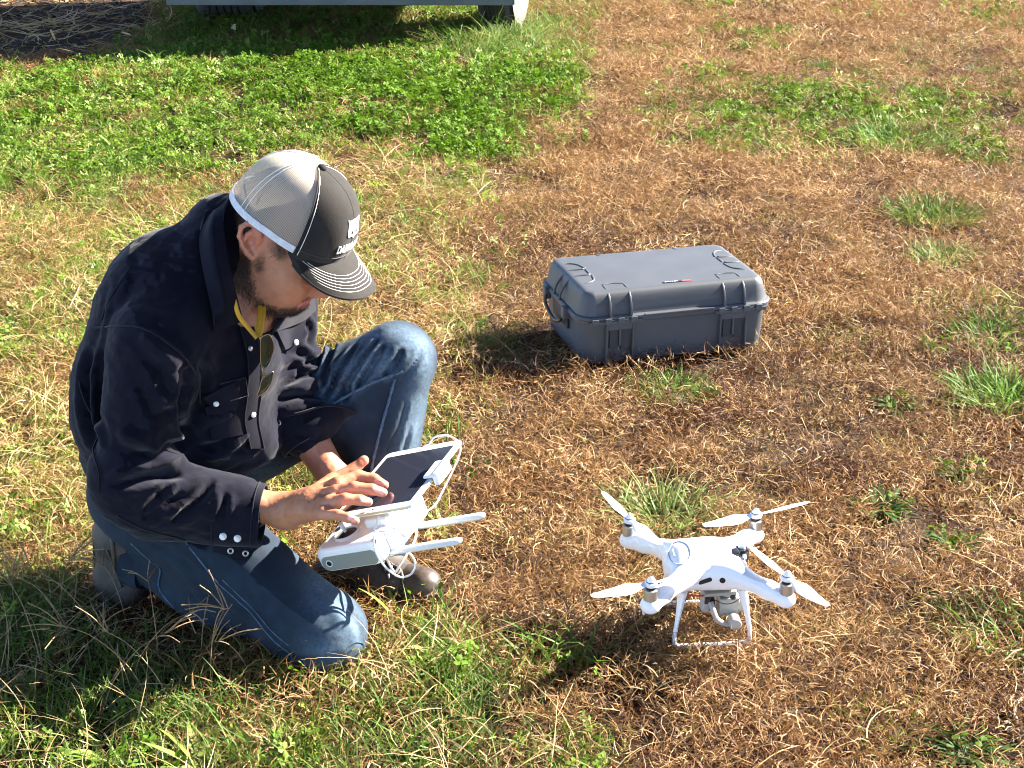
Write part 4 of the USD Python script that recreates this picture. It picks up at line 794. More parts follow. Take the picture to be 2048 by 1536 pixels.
sd = np.array([.05, 1.0, 0]); rows = np.array([[p + sd * s * .045 * w for s in (-1, -.8, 0, .8, 1)] for p, w in zip(spline(sl, 5), np.interp(np.linspace(0, 1, 21), [0, .1, .4, .75, 1], [.7, .85, .8, 1, .7]))])
obj("sole", sheet(rows, .018), M_bootd, br, 40)
k = np.array([hit(bootR_p, u, v, .0022)[0] for u, v in [(232, 1040), (236, 1080), (238, 1125)]]); k2 = np.array([hit(bootR_p, u, v, .0022)[0] for u, v in [(252, 1062), (252, 1095), (254, 1140)]])
obj("textile_panel", sheet(patch([k, k2], 12, 8), .003), M_boot_mesh, br, 40)
for uvs in ([(222, 1035), (226, 1090), (232, 1150)], [(240, 1150), (246, 1120), (258, 1160)], [(215, 1100), (228, 1130), (244, 1175)]):
    obj("leather_overlay", tube(hits(bootR_p, spline(np.array(uvs, float), 5), .001), .0045, 8, flat=(1, .6)), M_boot, br, True)

# ---------------------------------------------------------------- skin
body_m = skin(body_p, .0023)
V = np.array(body_m.vertices); N = normals(body_m)
hl = np.stack([(V - capC) @ cf, (V - capC) @ cl, (V - capC) @ cu], 1)
head = hl[:, 2] > -.30
chin, mouth = H(572, 600), H(603, 599)
def near(p, r): return np.exp(-(np.linalg.norm(V - p, axis=1) / r) ** 2)
beard = np.zeros(len(V))
for s in (-1, 1):
    d, _, _ = seg_dist(V, [H(523, 505, s * .076), H(524, 535, s * .070), H(535, 570, s * .055), H(560, 598, s * .035), H(585, 604, s * .0)]); beard = np.maximum(beard, 1 / (1 + np.exp((d - .020) / .0035)))
    d, _, _ = seg_dist(V, [H(617, 585, 0), H(608, 587, s * .020), H(588, 600, s * .034), H(574, 608, s * .02)]); beard = np.maximum(beard, .95 / (1 + np.exp((d - .0095) / .002)))
d, _, _ = seg_dist(V, [H(555, 595), H(590, 606)]); beard = np.maximum(beard, 1 / (1 + np.exp((d - .034) / .004)))
lips = np.zeros(len(V))
for s in (-1, 1):
    d, _, _ = seg_dist(V, [H(606, 597, s * .017), H(614, 597, 0)]); lips = np.maximum(lips, 1 / (1 + np.exp((d - .0098) / .0012)))
    d, _, _ = seg_dist(V, [H(598, 605, s * .015), H(605, 606, 0)]); lips = np.maximum(lips, 1 / (1 + np.exp((d - .0098) / .0012)))
beard = np.clip(beard - lips * 1.5, 0, 1) * head
hairline = (1 / (1 + np.exp((hl[:, 0] + .012 + .55 * np.clip(hl[:, 2] + .03, -1, 0)) / .004))) * (1 / (1 + np.exp(-(hl[:, 2] + .062 + .1 * (hl[:, 0] + .05)) / .006))) * head
side = np.zeros(len(V))
for s in (-1, 1):
    for q, r_ in (([Hs(528, 476, .072), Hs(562, 500, .068)], .017), ([Hs(526, 490, .075), Hs(523, 530, .072)], .012)):
        q = [p if s < 0 else p - 2 * cl * ((p - capC) @ cl) for p in q]; d, _, _ = seg_dist(V, q); side = np.maximum(side, 1 / (1 + np.exp((d - r_) / .0025)))
hairm = np.clip(np.maximum(hairline * (hl[:, 2] < .12), side), 0, 1)
earm = np.zeros(len(V)); ec = Hs(503, 476, .082); earm = near(ec, .038) * ((V - ec) @ -cl > -.006); hairm = np.clip(hairm - earm * 1.6, 0, 1)
beard = np.clip(beard - earm * 1.2, 0, 1)
nails = np.zeros(len(V))
tips = [((757, 966), (769, 970), .020), ((755, 981), (766, 986), .018), ((728, 1001), (738, 1004), .018), ((704, 1038), (711, 1041), .012), ]
for (u0, v0), (u1, v1), o in tips:
    for t in (0, .5, 1):
        p, n = hit(body_p, u0 * (1 - t) + u1 * t - 3, v0 * (1 - t) + v1 * t - 3); nails = np.maximum(nails, (np.linalg.norm(V - p, axis=1) < .0055) * 1.0)
red = np.clip(.55 * earm + .6 * near(H(645, 585), .016) + .35 * near(H(600, 560, -.04), .03), 0, 1)
for p in (on_tab(676, 968, .055), on_tab(671, 985, .055), on_tab(660, 1006, .05), on_tab(648, 1027, .04), on_tab(716, 952, .05), on_tab(708, 975, .05), on_tab(690, 998, .045)): red = np.maximum(red, .5 * near(p, .011))
for p in (on_tab(769, 970, .013), on_tab(766, 985, .018), on_tab(737, 1004, .018), on_tab(711, 1041, .012), thumb[3]): red = np.maximum(red, .55 * near(p, .014))
body_m.vertices = V + N * (.0006 * (2 * meshkit.fbm(V * 160, 3, 2) - 1))[:, None]
body = obj("body", body_m, M_skin, person, True, prim={"beard": np.maximum(beard * .86, hairm), "lips": lips, "nails": nails, "redness": red})
# hair and beard as fine short strands
def strands(name, mask, count, length, width, seed, lean):
    rng = np.random.default_rng(seed); f = np.asarray(body_m.faces); w = mask[f].mean(1) * body_m.area_faces; w[w < w.max() * .03] = 0; k = rng.choice(len(f), count, p=w / w.sum()); b = rng.dirichlet((1, 1, 1), count)
    P = (V[f[k]] * b[..., None]).sum(1); n = (N[f[k]] * b[..., None]).sum(1); n /= np.linalg.norm(n, axis=1, keepdims=True)
    d = n * .6 + lean + rng.normal(0, .28, (count, 3)); d /= np.linalg.norm(d, axis=1, keepdims=True); ln = length * rng.uniform(.5, 1.25, count)[:, None]
    pts = np.stack([P - n * .0006, P + d * ln * .5, P + (d + lean * .7) * ln * .8], 1).reshape(-1, 3)
    c = UsdGeom.BasisCurves.Define(stage, numbered(path_of(person), name)); c.CreateTypeAttr("linear"); c.CreateCurveVertexCountsAttr(Vt.IntArray.FromNumpy(np.full(count, 3, np.int32)))
    c.CreatePointsAttr(Vt.Vec3fArray.FromNumpy(pts.astype(np.float32))); c.CreateWidthsAttr(Vt.FloatArray.FromNumpy(np.tile([width, width * .8, width * .3], count).astype(np.float32))); c.SetWidthsInterpolation("vertex")
    UsdShade.MaterialBindingAPI.Apply(c.GetPrim()).Bind(M_hair); return c
strands("beard", np.clip(beard, 0, 1), 9500, .0055, .00036, 4, nrm(cf * .2 - cu * .9) * .7)
strands("hair", hairm, 6500, .0075, .00034, 5, nrm(-cf * .4 - cu * .9) * .8)
# ---------------------------------------------------------------- the cap: six-panel dome, mesh behind, dark twill in front, curved visor
CA, CB, CH = .117, .0925, .121
M_twill = fabric("black_twill", (.0125, .0105, .0085), (.021, .0178, .0145), sheen=.10, weave=800, bump=.4, mottle=35)
M_thread = plain("white_thread", (.70, .68, .64), .7)
M_capw = plain("white_cap_tape", (.62, .62, .64), .75, (.5, .5, .52), 120)
M_meshcloth = look("white_mesh_cloth", {"uv": ("uvmap", {"attribute": "st"}), "sx": ("separate_xyz", {}),
    "wx": ("math", {"math_type": "sine"}), "mx": ("math", {"math_type": "multiply", "value2": 2 * math.pi * 420}), "wy": ("math", {"math_type": "sine"}), "my": ("math", {"math_type": "multiply", "value2": 2 * math.pi * 420}),
    "mm": ("math", {"math_type": "maximum"}), "th": ("map_range", {"from_min": -.10, "from_max": .42, "to_min": 0.0, "to_max": 1.0, "clamp": True}),
    "d": ("principled_bsdf", {"base_color": (.64, .585, .48), "roughness": .8}), "tl": ("translucent_bsdf", {"color": (.58, .52, .42)}), "mt": ("mix_closure", {"fac": .25}), "t": ("transparent_bsdf", {}), "mix": ("mix_closure", {})},
    [("uv.UV", "sx.vector"), ("sx.x", "mx.value1"), ("mx.value", "wx.value1"), ("sx.y", "my.value1"), ("my.value", "wy.value1"), ("wx.value", "mm.value1"), ("wy.value", "mm.value2"), ("mm.value", "th.value"),
     ("d.BSDF", "mt.closure1"), ("tl.BSDF", "mt.closure2"), ("th.result", "mix.fac"), ("t.BSDF", "mix.closure1"), ("mt.closure", "mix.closure2")], surface="mix.closure")
def cap_pt(az, t, out=0.0):
    """az from the front (radians, + towards the person's left), t from the rim (0) to the button (1)."""
    az, t = np.asarray(az, float), np.asarray(t, float); ph = t * np.pi / 2
    front = np.clip(np.cos(az), 0, 1) ** 1.5
    e1 = .80 - .16 * front; rho = np.cos(ph) ** e1; z = CH * np.sin(ph) ** (.92 + .10 * (1 - front))
    c, s = np.cos(az), np.sin(az); sq = 1 / (np.abs(c) ** 2.3 + np.abs(s) ** 2.3) ** (1 / 2.3)
    x = (CA + out) * rho * c * sq - .008 * t ** 1.5; y = (CB + out) * rho * s * sq
    dip = -.012 * np.clip(-c, 0, 1) * (1 - t) ** 2
    return capC + x[..., None] * cf + y[..., None] * cl + (z + out * t + dip)[..., None] * cu
cap = obj("cap", sheet(cap_pt(*np.meshgrid(np.radians(np.linspace(-61, 61, 49)), np.linspace(0, .985, 26), indexing="ij"), out=.0005), .003), M_twill, person, 60, label="black front panels of a mesh cap with a white emblem")
A0, A1 = math.radians(61), math.radians(299)
for k in range(4):
    a0, a1 = A0 + (A1 - A0) * k / 4, A0 + (A1 - A0) * (k + 1) / 4
    az, t = np.meshgrid(np.linspace(a0, a1, 15), np.linspace(0, .985, 26), indexing="ij"); P = cap_pt(az, t); v = P.reshape(-1, 3)
    i, j = np.meshgrid(np.arange(14), np.arange(25), indexing="ij"); a = (i * 26 + j).ravel(); f = np.stack([a, a + 26, a + 27, a + 1], 1); f = np.vstack([f[:, [0, 1, 2]], f[:, [0, 2, 3]]])
    arc = np.r_[0, np.cumsum(np.linalg.norm(np.diff(P.mean(1), axis=0), axis=1))]; up = np.r_[0, np.cumsum(np.linalg.norm(np.diff(P[7], axis=0), axis=1))]
    uvs = np.stack([np.broadcast_to((np.linspace(a0, a1, 15) * .105)[:, None], az.shape), np.broadcast_to(up[None], az.shape)], -1).reshape(-1, 2)
    pth = numbered(path_of(cap), "mesh_panel"); m = usdkit.mesh(stage, pth, trimesh.Trimesh(v, f, process=False), M_meshcloth, smooth=True, uv=np.stack([uvs[:, 1] * 1.0, uvs[:, 0] * 1.0], 1))
def cap_line(az, t0=0.0, t1=.97, out=.002, n=26): return cap_pt(np.full(n, az), np.linspace(t0, t1, n), out)
for a in (A0, A1): obj("seam_tape", tube(cap_line(a, out=.0012), .0034, 8, flat=(1, .4)), M_twill, cap, True)
for a in (A0 - .05, A1 + .05): obj("white_piping", tube(cap_line(a, out=.0022), .0007, 6), M_thread, cap, True)
for k in (1, 3):
    for dd in (-.045, .045): obj("stitching", tube(cap_line(A0 + (A1 - A0) * k / 4 + dd, 0, .95, .0008), .0008, 5), M_thread, cap, True)
obj("seam", tube(cap_line(0.0, .0, .97, .0016), .0011, 6), M_twill, cap, True)
for k in (2,): obj("stitching", tube(cap_line(A0 + (A1 - A0) * k / 4, 0, .95, .0008), .0010, 5), M_thread, cap, True)
rim_az = np.linspace(A0 + .02, A1 - .02, 60)
obj("rim_tape", sheet(np.array([cap_pt(rim_az, np.full(60, t), .0016) for t in (0.0, .035, .07)]), .0024), M_capw, cap, 60)
raz = np.radians(np.linspace(-60, 60, 60)); obj("stitching", tube(cap_pt(raz, np.full(60, .055), .0024), .0007, 5), plain("dark_thread", (.05, .045, .04), .7), cap, True)
bp = cap_pt(np.array([0.0]), np.array([.985]))[0]
obj("button", lathe([(.0085, -.003), (.0092, .001), (.0086, .0045), (.0060, .0072), (.002, .0084), (0, .0085)], 20, frame(bp, cf, cl, cu)), M_twill, cap, True)
# visor
VL = .079
bdir = nrm(cf * math.cos(math.radians(17)) - cu * math.sin(math.radians(17)))
def brim_pt(az, d, out=0.0):
    az = np.asarray(az, float); base = cap_pt(az, np.zeros_like(az), -.001); lat = (base - capC) @ cl
    q = (lat / CB); p = base + bdir * d[..., None] if np.ndim(d) else base + bdir * d
    spread = cl * (np.sign(lat) * np.minimum(np.abs(d) * .10, .006))[..., None]
    drop = -(np.asarray(d) / VL) * .026 * q ** 2 * 1.0 - .007 * q ** 2 * (np.asarray(d) > 0)
    return p + spread + cu * (drop + out)[..., None]
def ext(az): return VL * np.clip(np.cos(az * (90 / 68.0)), 0, 1) ** .45
baz = np.radians(np.linspace(-66, 66, 61)); ts = np.linspace(0, 1, 13)
bg = np.array([brim_pt(baz, ext(baz) * t) for t in ts])
brim = obj("visor", sheet(bg, .0045), M_twill, cap, 50)
for j in range(6):
    a = np.radians(np.linspace(-65, 65, 121)); d = ext(a) - (.0125 + .0068 * j); ok = d > .0005
    obj("stitching", tube(brim_pt(a[ok], d[ok], .0026), .00052, 5), M_thread, brim, True)
obj("visor_edge", tube(brim_pt(baz, ext(baz)), .0030, 6), M_twill, brim, True)
# emblem: a shield with small dark marks, and the word below it
def wrap(m, az0, t0, out):
    v = np.array(m.vertices); R = .108; az = az0 + v[:, 0] / R; t = t0 + v[:, 1] / .165
    m.vertices = cap_pt(az, t, 0) + (cap_pt(az, t, .01) - cap_pt(az, t, 0)) / .01 * (out + v[:, 2])[:, None]; return m
from shapely.geometry import Polygon, box as sbox
def flat(poly, th=.0012, step=.004):
    ms = []
    x0, y0, x1, y1 = poly.bounds
    for x in np.arange(x0, x1, step):
        g = poly.intersection(sbox(x, y0 - 1, min(x + step, x1), y1 + 1))
        ms += [trimesh.creation.extrude_polygon(q, th, engine="earcut") for q in getattr(g, "geoms", [g]) if q.geom_type == "Polygon" and q.area > 1e-10]
    return trimesh.util.concatenate(ms)
sh = Polygon([(-.0205, .0175), (-.012, .0155), (0, .0165), (.012, .0155), (.0205, .0175), (.0185, .012), (.018, -.008), (.0155, -.0125), (.009, -.012), (.004, -.0125), (0, -.017), (-.004, -.0125), (-.009, -.012), (-.0155, -.0125), (-.018, -.008), (-.0185, .012)])
for hole in ([(-.013, -.009), (-.006, -.009), (-.0035, -.0105), (-.002, -.006), (-.006, -.0005)], [(.013, -.009), (.006, -.009), (.0035, -.0105), (.002, -.006), (.006, -.0005)], [(-.0035, .003), (-.001, .003), (-.0005, .0115)], [(.0035, .003), (.001, .003), (.0005, .0115)],
             [(-.0135, .0105), (-.0115, .0105), (-.0115, .0055), (-.0135, .0055)], [(-.0095, .0105), (-.0075, .009), (-.0075, .007), (-.0095, .0055)]): sh = sh.difference(Polygon(hole))
LT = .34
from shapely import affinity
sh = affinity.scale(sh, 1.3, 1.0, origin=(0, 0))
obj("emblem", wrap(flat(sh), 0, LT, .0024), M_thread, cap)
tm = meshkit.text_mesh("DAIRYLAND", .0125, .0012, True); v = np.array(tm.vertices); v[:, 0] *= .084 / np.ptp(v[:, 0]); v[:, 0] -= v[:, 0].mean(); v[:, 0] -= (v[:, 0].max() + v[:, 0].min()) / 2; v[:, 1] -= .006; tm.vertices = v
obj("lettering", wrap(tm, 0, LT - .195, .0024), M_thread, cap)

# ---------------------------------------------------------------- lanyard and sunglasses at the open neck
lan = thing("lanyard", "yellow webbing lanyard hanging inside the open collar of the navy shirt", "lanyard")
def band(uvy, w=.0042):
    P = spline([A(*q) for q in uvy], 8); return tube(P, w, 8, flat=(1, .16), up=nrm(EYE - P.mean(0)))
for q in ([(468, 600, 2.672), (478, 632, 2.668), (496, 655, 2.672), (514, 676, 2.662)], [(521, 592, 2.750), (519, 630, 2.705), (514, 674, 2.664)], [(528, 594, 2.752), (526, 632, 2.706), (519, 674, 2.664)]):
    obj("band", band(q), M_lan, lan, True)
sg = thing("sunglasses", "dark aviator sunglasses hung by one temple from the shirt placket", "sunglasses")
SGY = 2.640
def lens(uv):
    P = spline([A(u, v, SGY + .0004 * (u - 535)) for u, v in uv], 6, True); return P
L1 = lens([(521, 681), (525, 673), (537, 669), (545, 680), (548, 698), (542, 720), (530, 736), (522, 728), (521, 704)])
L2 = lens([(524, 758), (532, 750), (546, 744), (544, 762), (534, 780), (518, 792), (515, 790), (520, 774)])
for P in (L1, L2):
    c = P.mean(0); n_ = nrm(EYE - c); fr = obj("frame", tube(P, .0009, 6, True), M_gold, sg, True)
    obj("lens", loft([c + (P - c) * .99 - n_ * .0008, c + (P - c) * .99 + n_ * .0004, c + (P - c) * .6 + n_ * .0016]), M_lens, sg, True)
obj("bridge", tube(spline([L1[30], A(530, 744, SGY - .006), L2[6]], 6), .0012, 6), M_gold, sg, True)
obj("bridge", tube(spline([A(523, 730, SGY), A(525, 744, SGY - .004), A(528, 755, SGY)], 6), .0012, 6), M_gold, sg, True)
obj("hinge", rbox(.007, .005, .005, .0012, 2, A(522, 676, SGY)), M_gold, sg)
obj("temple", tube(spline([A(521, 676, SGY + .002), A(523, 720, SGY + .006), A(524, 770, SGY + .006), A(514, 796, SGY + .002)], 6), .0013, 6), M_gold, sg, True)
# ================================================================== tablet, controller, cable
M_screen = look("tablet_glass", {"p": ("principled_bsdf", {"base_color": (.030, .032, .046), "roughness": .09, "specular_ior_level": .6, "coat_weight": .4, "coat_roughness": .03})})  # base colour lifted to grey-blue to stand in for sky reflection
TF = frame(tab_c, tab_F, tab_L, tab_N)
tablet = thing("tablet", "white tablet computer with a dark screen clamped above the remote controller", "tablet")
body_t = loft([rrect(.166, .236, .012, 6, -.0062), rrect(.1695, .2395, .0125, 6, -.0045), rrect(.1695, .2395, .0125, 6, -.0008), rrect(.1685, .2385, .0125, 6, 0)])
obj("tablet_case", xf(body_t, TF), M_alu, tablet, 40)
obj("bezel", xf(loft([rrect(.1680, .2380, .0122, 6, -.0002), rrect(.1680, .2380, .0122, 6, .0005)]), TF), M_white, tablet, 40)
obj("screen", xf(loft([rrect(.1480, .1975, .0015, 2, .0003), rrect(.1480, .1975, .0015, 2, .0010)]), TF), M_screen, tablet)
obj("home_button", xf(lathe([(.0062, .0004), (.0062, .0009), (.0050, .0009), (.0050, .0006), (0, .0006)], 24), TF @ tr(0, .109, 0)), M_lgrey, tablet, 40)
obj("front_camera", xf(lathe([(.0022, .0004), (.0022, .0008), (0, .0008)], 12), TF @ tr(0, -.109, 0)), M_dark, tablet)

rc = thing("remote_controller", "white drone remote controller with two antennas held under the tablet", "controller")
def C(f, l, n): return tab_c + tab_F * f + tab_L * l + tab_N * n
RX = lambda f, l, n: frame(C(f, l, n), tab_F, tab_L, tab_N)
RCO = C(-.102, .0, -.092); RM = frame(RCO, tab_F, tab_L, tab_N)
W_ = .196
loops = []
for l, sf, sn, df in ((-.100, .66, .60, -.004), (-.099, .80, .78, -.002), (-.096, .91, .92, 0), (-.090, .97, .99, 0), (-.078, 1, 1, 0), (.078, 1, 1, 0), (.090, .97, .99, 0), (.096, .91, .92, 0), (.099, .80, .78, -.002), (.100, .66, .60, -.004)):
    q = rrect(.146 * sf, .050 * sn, .019 * min(sf, sn), 8); loops.append(np.stack([q[:, 0] + df + .012 * (q[:, 1] / .025) * 0, np.full(len(q), l), q[:, 1]], 1))
shell = loft([L[::-1] for L in loops]); obj("shell", xf(shell, RM), M_white, rc, 35)
def end_panel(s):
    q = rrect(.120, .0285, .011, 8); P = np.stack([q[:, 0], np.full(len(q), s * .0995), q[:, 1] - .005], 1); P2 = P.copy(); P2[:, 1] += s * .0018; P3 = (P2 - P2.mean(0)) * .94 + P2.mean(0); P3[:, 1] += s * .0006
    return loft([P, P2, P3] if s > 0 else [P[::-1], P2[::-1], P3[::-1]])
obj("side_panel", xf(end_panel(-1), RM), M_grey, rc, 40); obj("side_panel", xf(end_panel(1), RM), M_grey, rc, 40)
sock = frame(RCO + tab_F * -.044 + tab_L * -.1022 + tab_N * -.004, tab_F, tab_N, -tab_L)
obj("power_socket", xf(trimesh.creation.torus(.0062, .0012, major_sections=20, minor_sections=8), sock), M_lgrey, rc, True)
obj("power_socket", xf(lathe([(.0052, -.001), (.0052, .0003), (0, .0003)], 18), sock), M_dark, rc)
def stick(l):
    b = RM @ tr(-.018, l, .0250)
    g = obj("stick_ring", xf(lathe([(.0255, -.001), (.0255, .0022), (.0225, .0034), (.0215, .0012), (.0205, -.0005)], 36), b), M_lgrey, rc, 30)
    obj("stick_gaiter", xf(lathe([(.0225, 0), (.0225, .0006), (.016, .0006), (.010, .0032), (.004, .0055), (0, .0058)], 30), b), M_dark, rc, 30)
    obj("stick", xf(lathe([(.0032, .003), (.0030, .012), (.0042, .0135), (.0044, .021), (.0052, .0225), (.0050, .0245), (0, .0250)], 16), b @ rot((1, 0, 0), 10)), M_lgrey, rc, 40)
stick(-.052); stick(.052)
for l in (-.028, .028):
    obj("round_button", xf(lathe([(.0090, -.001), (.0090, .0006), (.0085, .0009), (0, .0008)], 24), RM @ tr(-.050, l - .05 * (l < 0) * 0, .0250) @ np.diag([.62, 1, 1, 1])), M_dark, rc, 30)
obj("status_window", xf(rbox(.006, .030, .0012, .0005, 2), RM @ tr(.030, 0, .0252)), M_grey, rc)
obj("side_wheel", xf(lathe([(.006, -.002), (.0062, .0015), (.0045, .0022), (0, .0022)], 20), RM @ tr(.060, -.090, .020) @ rot((1, 0, 0), 60)), M_grey, rc, 40)
# raised bridge that carries the tablet clamp
arm0 = RM @ tr(.045, 0, .030)
obj("clamp_base", xf(rbox(.052, .085, .020, .006, 3), arm0), M_whitem, rc, 40)
obj("clamp_arm", xf(rbox(.018, .060, .050, .005, 3), frame(C(-.035, 0, -.032), nrm(tab_F + tab_N * .3), tab_L, nrm(tab_N - tab_F * .3))), M_whitem, rc, 40)
obj("clamp_plate", xf(rbox(.110, .066, .006, .0025, 3), TF @ tr(0, 0, -.0095)), M_whitem, rc, 40)
obj("clamp_jaw", xf(rbox(.012, .058, .024, .004, 3), TF @ tr(.0915, .030 - .03, -.002)), M_white, rc, 40)
obj("clamp_jaw", xf(rbox(.010, .050, .016, .004, 3), TF @ tr(-.0905, 0, -.006)), M_white, rc, 40)
obj("clamp_lip", xf(rbox(.030, .058, .006, .0025, 3), TF @ tr(.0835, 0, .0055)), M_white, rc, 40)
# module box and antennas at the front
obj("front_module", xf(rbox(.040, .150, .046, .012, 4), RM @ tr(.064, .004, -.003)), M_white, rc, 40)
for l, n, tip, in ((-.066, -.110, 0), (.036, -.120, 0)):
    b = C(-.032, l, n); e_t = nrm(tab_F + np.array([0, 0, .0]))
    L_ = .148; pts = [b - e_t * .008, b, b + e_t * .02, b + e_t * L_ * .5, b + e_t * (L_ - .012), b + e_t * (L_ - .003), b + e_t * L_]
    obj("antenna", tube(pts, [.0095, .0100, .0102, .0106, .0104, .0080, .004], 16, flat=(1, .52), up=tab_N), M_lgrey, rc, 40)
    obj("antenna_hinge", xf(lathe([(.0075, -.013), (.0080, -.011), (.0080, .011), (.0075, .013)], 18), frame(b - e_t * .010, tab_F, tab_N, -tab_L)), M_whitem, rc, 40)
# bent wire handle below
hw = [C(-.045, -.060, -.108), C(-.030, -.058, -.118), A(770, 1105, 2.555), A(788, 1143, 2.552), A(800, 1130, 2.560), A(830, 1080, 2.60), C(-.030, .030, -.112), C(-.045, .030, -.106)]
obj("carry_hook", tube(spline(hw, 8), .0024, 10), M_alu, rc, True)
# cable
cab = thing("charging_cable", "white cable looping from the tablet down to the controller front", "cable")
cp = [TF @ np.array([0, .1195, -.003, 1]), TF @ np.array([0, .134, -.003, 1]), TF @ np.array([.014, .146, .004, 1]), TF @ np.array([.050, .140, .000, 1]), TF @ np.array([.080, .100, -.015, 1])]
cp = [np.array(p[:3]) for p in cp] + [A(884, 985, 2.70), A(868, 1012, 2.68), A(845, 1026, 2.66), A(822, 1033, 2.655)]
obj("cord", tube(spline(cp[1:], 8), .0019, 8), M_white, cab, True)
obj("plug", xf(rbox(.009, .012, .0055, .0018, 2), TF @ tr(0, .1265, -.003)), M_white, cab, 40)
lp = [A(757, 1033, 2.545), A(750, 1060, 2.525), A(748, 1090, 2.520), A(757, 1115, 2.520), A(775, 1138, 2.525), A(800, 1154, 2.535), A(822, 1148, 2.545), A(831, 1128, 2.555), A(820, 1108, 2.56), A(800, 1104, 2.56), A(785, 1108, 2.56)]
obj("cord", tube(spline(lp, 8), .0019, 8), M_white, cab, True)
lp = [A(832, 1004, 2.60), A(842, 1010, 2.60), A(845, 1030, 2.60), A(838, 1050, 2.60), A(822, 1063, 2.60)]
obj("cord", tube(spline(lp, 8), .0019, 8), M_white, cab, True)
obj("plug", xf(rbox(.016, .008, .006, .002, 2), frame(A(783, 1108, 2.56), nrm(A(800, 1104, 2.56) - A(783, 1108, 2.56)), nrm(np.cross([0, 0, 1], A(800, 1104, 2.56) - A(783, 1108, 2.56))), (0, 0, 1))), M_white, cab, 40)
# ================================================================== quadcopter
M_drone = plain("white_drone_shell", (.80, .80, .81), .22, coat_weight=.25, coat_roughness=.1)
M_motor = plain("brushed_motor_can", (.46, .45, .43), .34, metallic=.85, anisotropic=.4)
M_gimbal = plain("warm_grey_gimbal", (.30, .29, .255), .4)
M_gimbal_l = plain("light_gimbal_grey", (.36, .355, .33), .4)
M_red = plain("red_wire", (.45, .05, .03), .4)
M_logo = plain("pale_grey_print", (.42, .46, .50), .5)
DO, DH = np.array([.361, 2.638, .010]), math.radians(5)
dx, dy, dz = np.array([math.cos(DH), math.sin(DH), 0]), np.array([-math.sin(DH), math.cos(DH), 0]), np.array([0, 0, 1.0])
DM = frame(DO, dx, dy, dz)
def D(x, y, z): return DO + dx * x + dy * y + dz * z
drone = thing("quadcopter", "white four-rotor camera drone standing on the brown dead grass", "drone")
A_ = .1238
drone_p = [Ell(D(0, 0, .128), (.062, .047, .033), dx, dy, k=.05), Ell(D(-.047, 0, .132), (.030, .034, .027), dx, dy, k=.03), Ell(D(.045, 0, .125), (.030, .036, .027), dx, dy, k=.03)]
for sx in (-1, 1):
    for sy in (-1, 1):
        drone_p += [Cap(D(sx * .020, sy * .022, .137), D(sx * .100, sy * .100, .1280), .0265, .0140, k=.040), Cap(D(sx * .100, sy * .100, .1280), D(sx * A_, sy * A_, .1250), .0140, .0138, k=.02),
                    Ell(D(sx * A_, sy * A_, .1225), (.0160, .0160, .0125), dx, dy, k=.015)]
drone_m = skin(drone_p, .0021)
obj("shell", drone_m, M_drone, drone, True)
seam_uv = []
for sx in (-1, 1):
    for sy in (-1, 1):
        m = D(sx * A_, sy * A_, .133)
        MF = frame(m, dx, dy, dz); mo = obj("motor", xf(lathe([(.0115, .000), (.0130, .001), (.0132, .004), (.0132, .021), (.0126, .0230), (.0105, .0242), (.006, .0246), (0, .0246)], 36), MF), M_motor, drone, 30)
        obj("motor_base", xf(lathe([(.0140, -.004), (.0142, .0), (.0138, .0012), (.0130, .0015), (0, .0015)], 32), MF), M_dark, mo, 30)
        obj("motor_cap", xf(lathe([(.0098, .0246), (.0100, .0285), (.0086, .0292), (.005, .0292), (0, .0292)], 28), MF), M_dark, mo, 30)
props = {(-1, -1): (-154.5, 25.5), (1, -1): (115.0, -63.5), (-1, 1): (112.0, -65.0), (1, 1): (-154.0, 23.5)}
def blade(ang, sgn):
    n = 22; r = np.linspace(.010, .121, n); s = (r - .010) / .111
    ch = np.interp(s, [0, .10, .28, .42, .70, .93, 1], [.010, .0135, .0245, .0250, .0190, .0125, .0070]); tw = np.radians(np.interp(s, [0, .25, 1], [14, 22, 9])); loops = []
    for k in range(n):
        c = ch[k]; x = np.array([-.5, -.38, -.15, .15, .38, .5, .38, .15, -.15, -.38]) * c; t = np.array([0, .0009, .0014, .0013, .0007, 0, -.0003, -.0004, -.0004, -.0003]) * (1.15 - .55 * s[k])
        off = -.10 * c * (s[k] > .0) + (.0035 * math.sin(s[k] * math.pi))
        lead = (x + off) * sgn; z = t + lead * math.tan(tw[k]) * sgn * -1.0 * .9 + .004 * s[k] ** 2; loops.append(np.stack([np.full(10, r[k]), lead, z], 1))
    m = loft(loops if sgn > 0 else [L[::-1] for L in loops]); return xf(m, rot((0, 0, 1), ang))
for (sx, sy), angs in props.items():
    hub = frame(D(sx * A_, sy * A_, .163), *(np.array([1.0, 0, 0]), np.array([0, 1.0, 0]), dz)); sg_ = 1 if sx * sy > 0 else -1
    pr_ = obj("propeller", xf(cat(blade(angs[0], sg_), blade(angs[1], sg_)), hub @ tr(0, 0, .0045)), M_drone, drone, 40)
    obj("propeller_hub", xf(lathe([(.0095, -.001), (.0118, .0005), (.0122, .0060), (.0098, .0082), (.0088, .0086), (.0080, .0110), (.0050, .0158), (.0016, .0182), (0, .0184)], 30), hub), M_drone, pr_, 30)
    obj("hub_ring", xf(lathe([(.0094, .0082), (.0096, .0088), (.0090, .0094), (.008, .0094)], 28), hub), M_dark, pr_, 30)
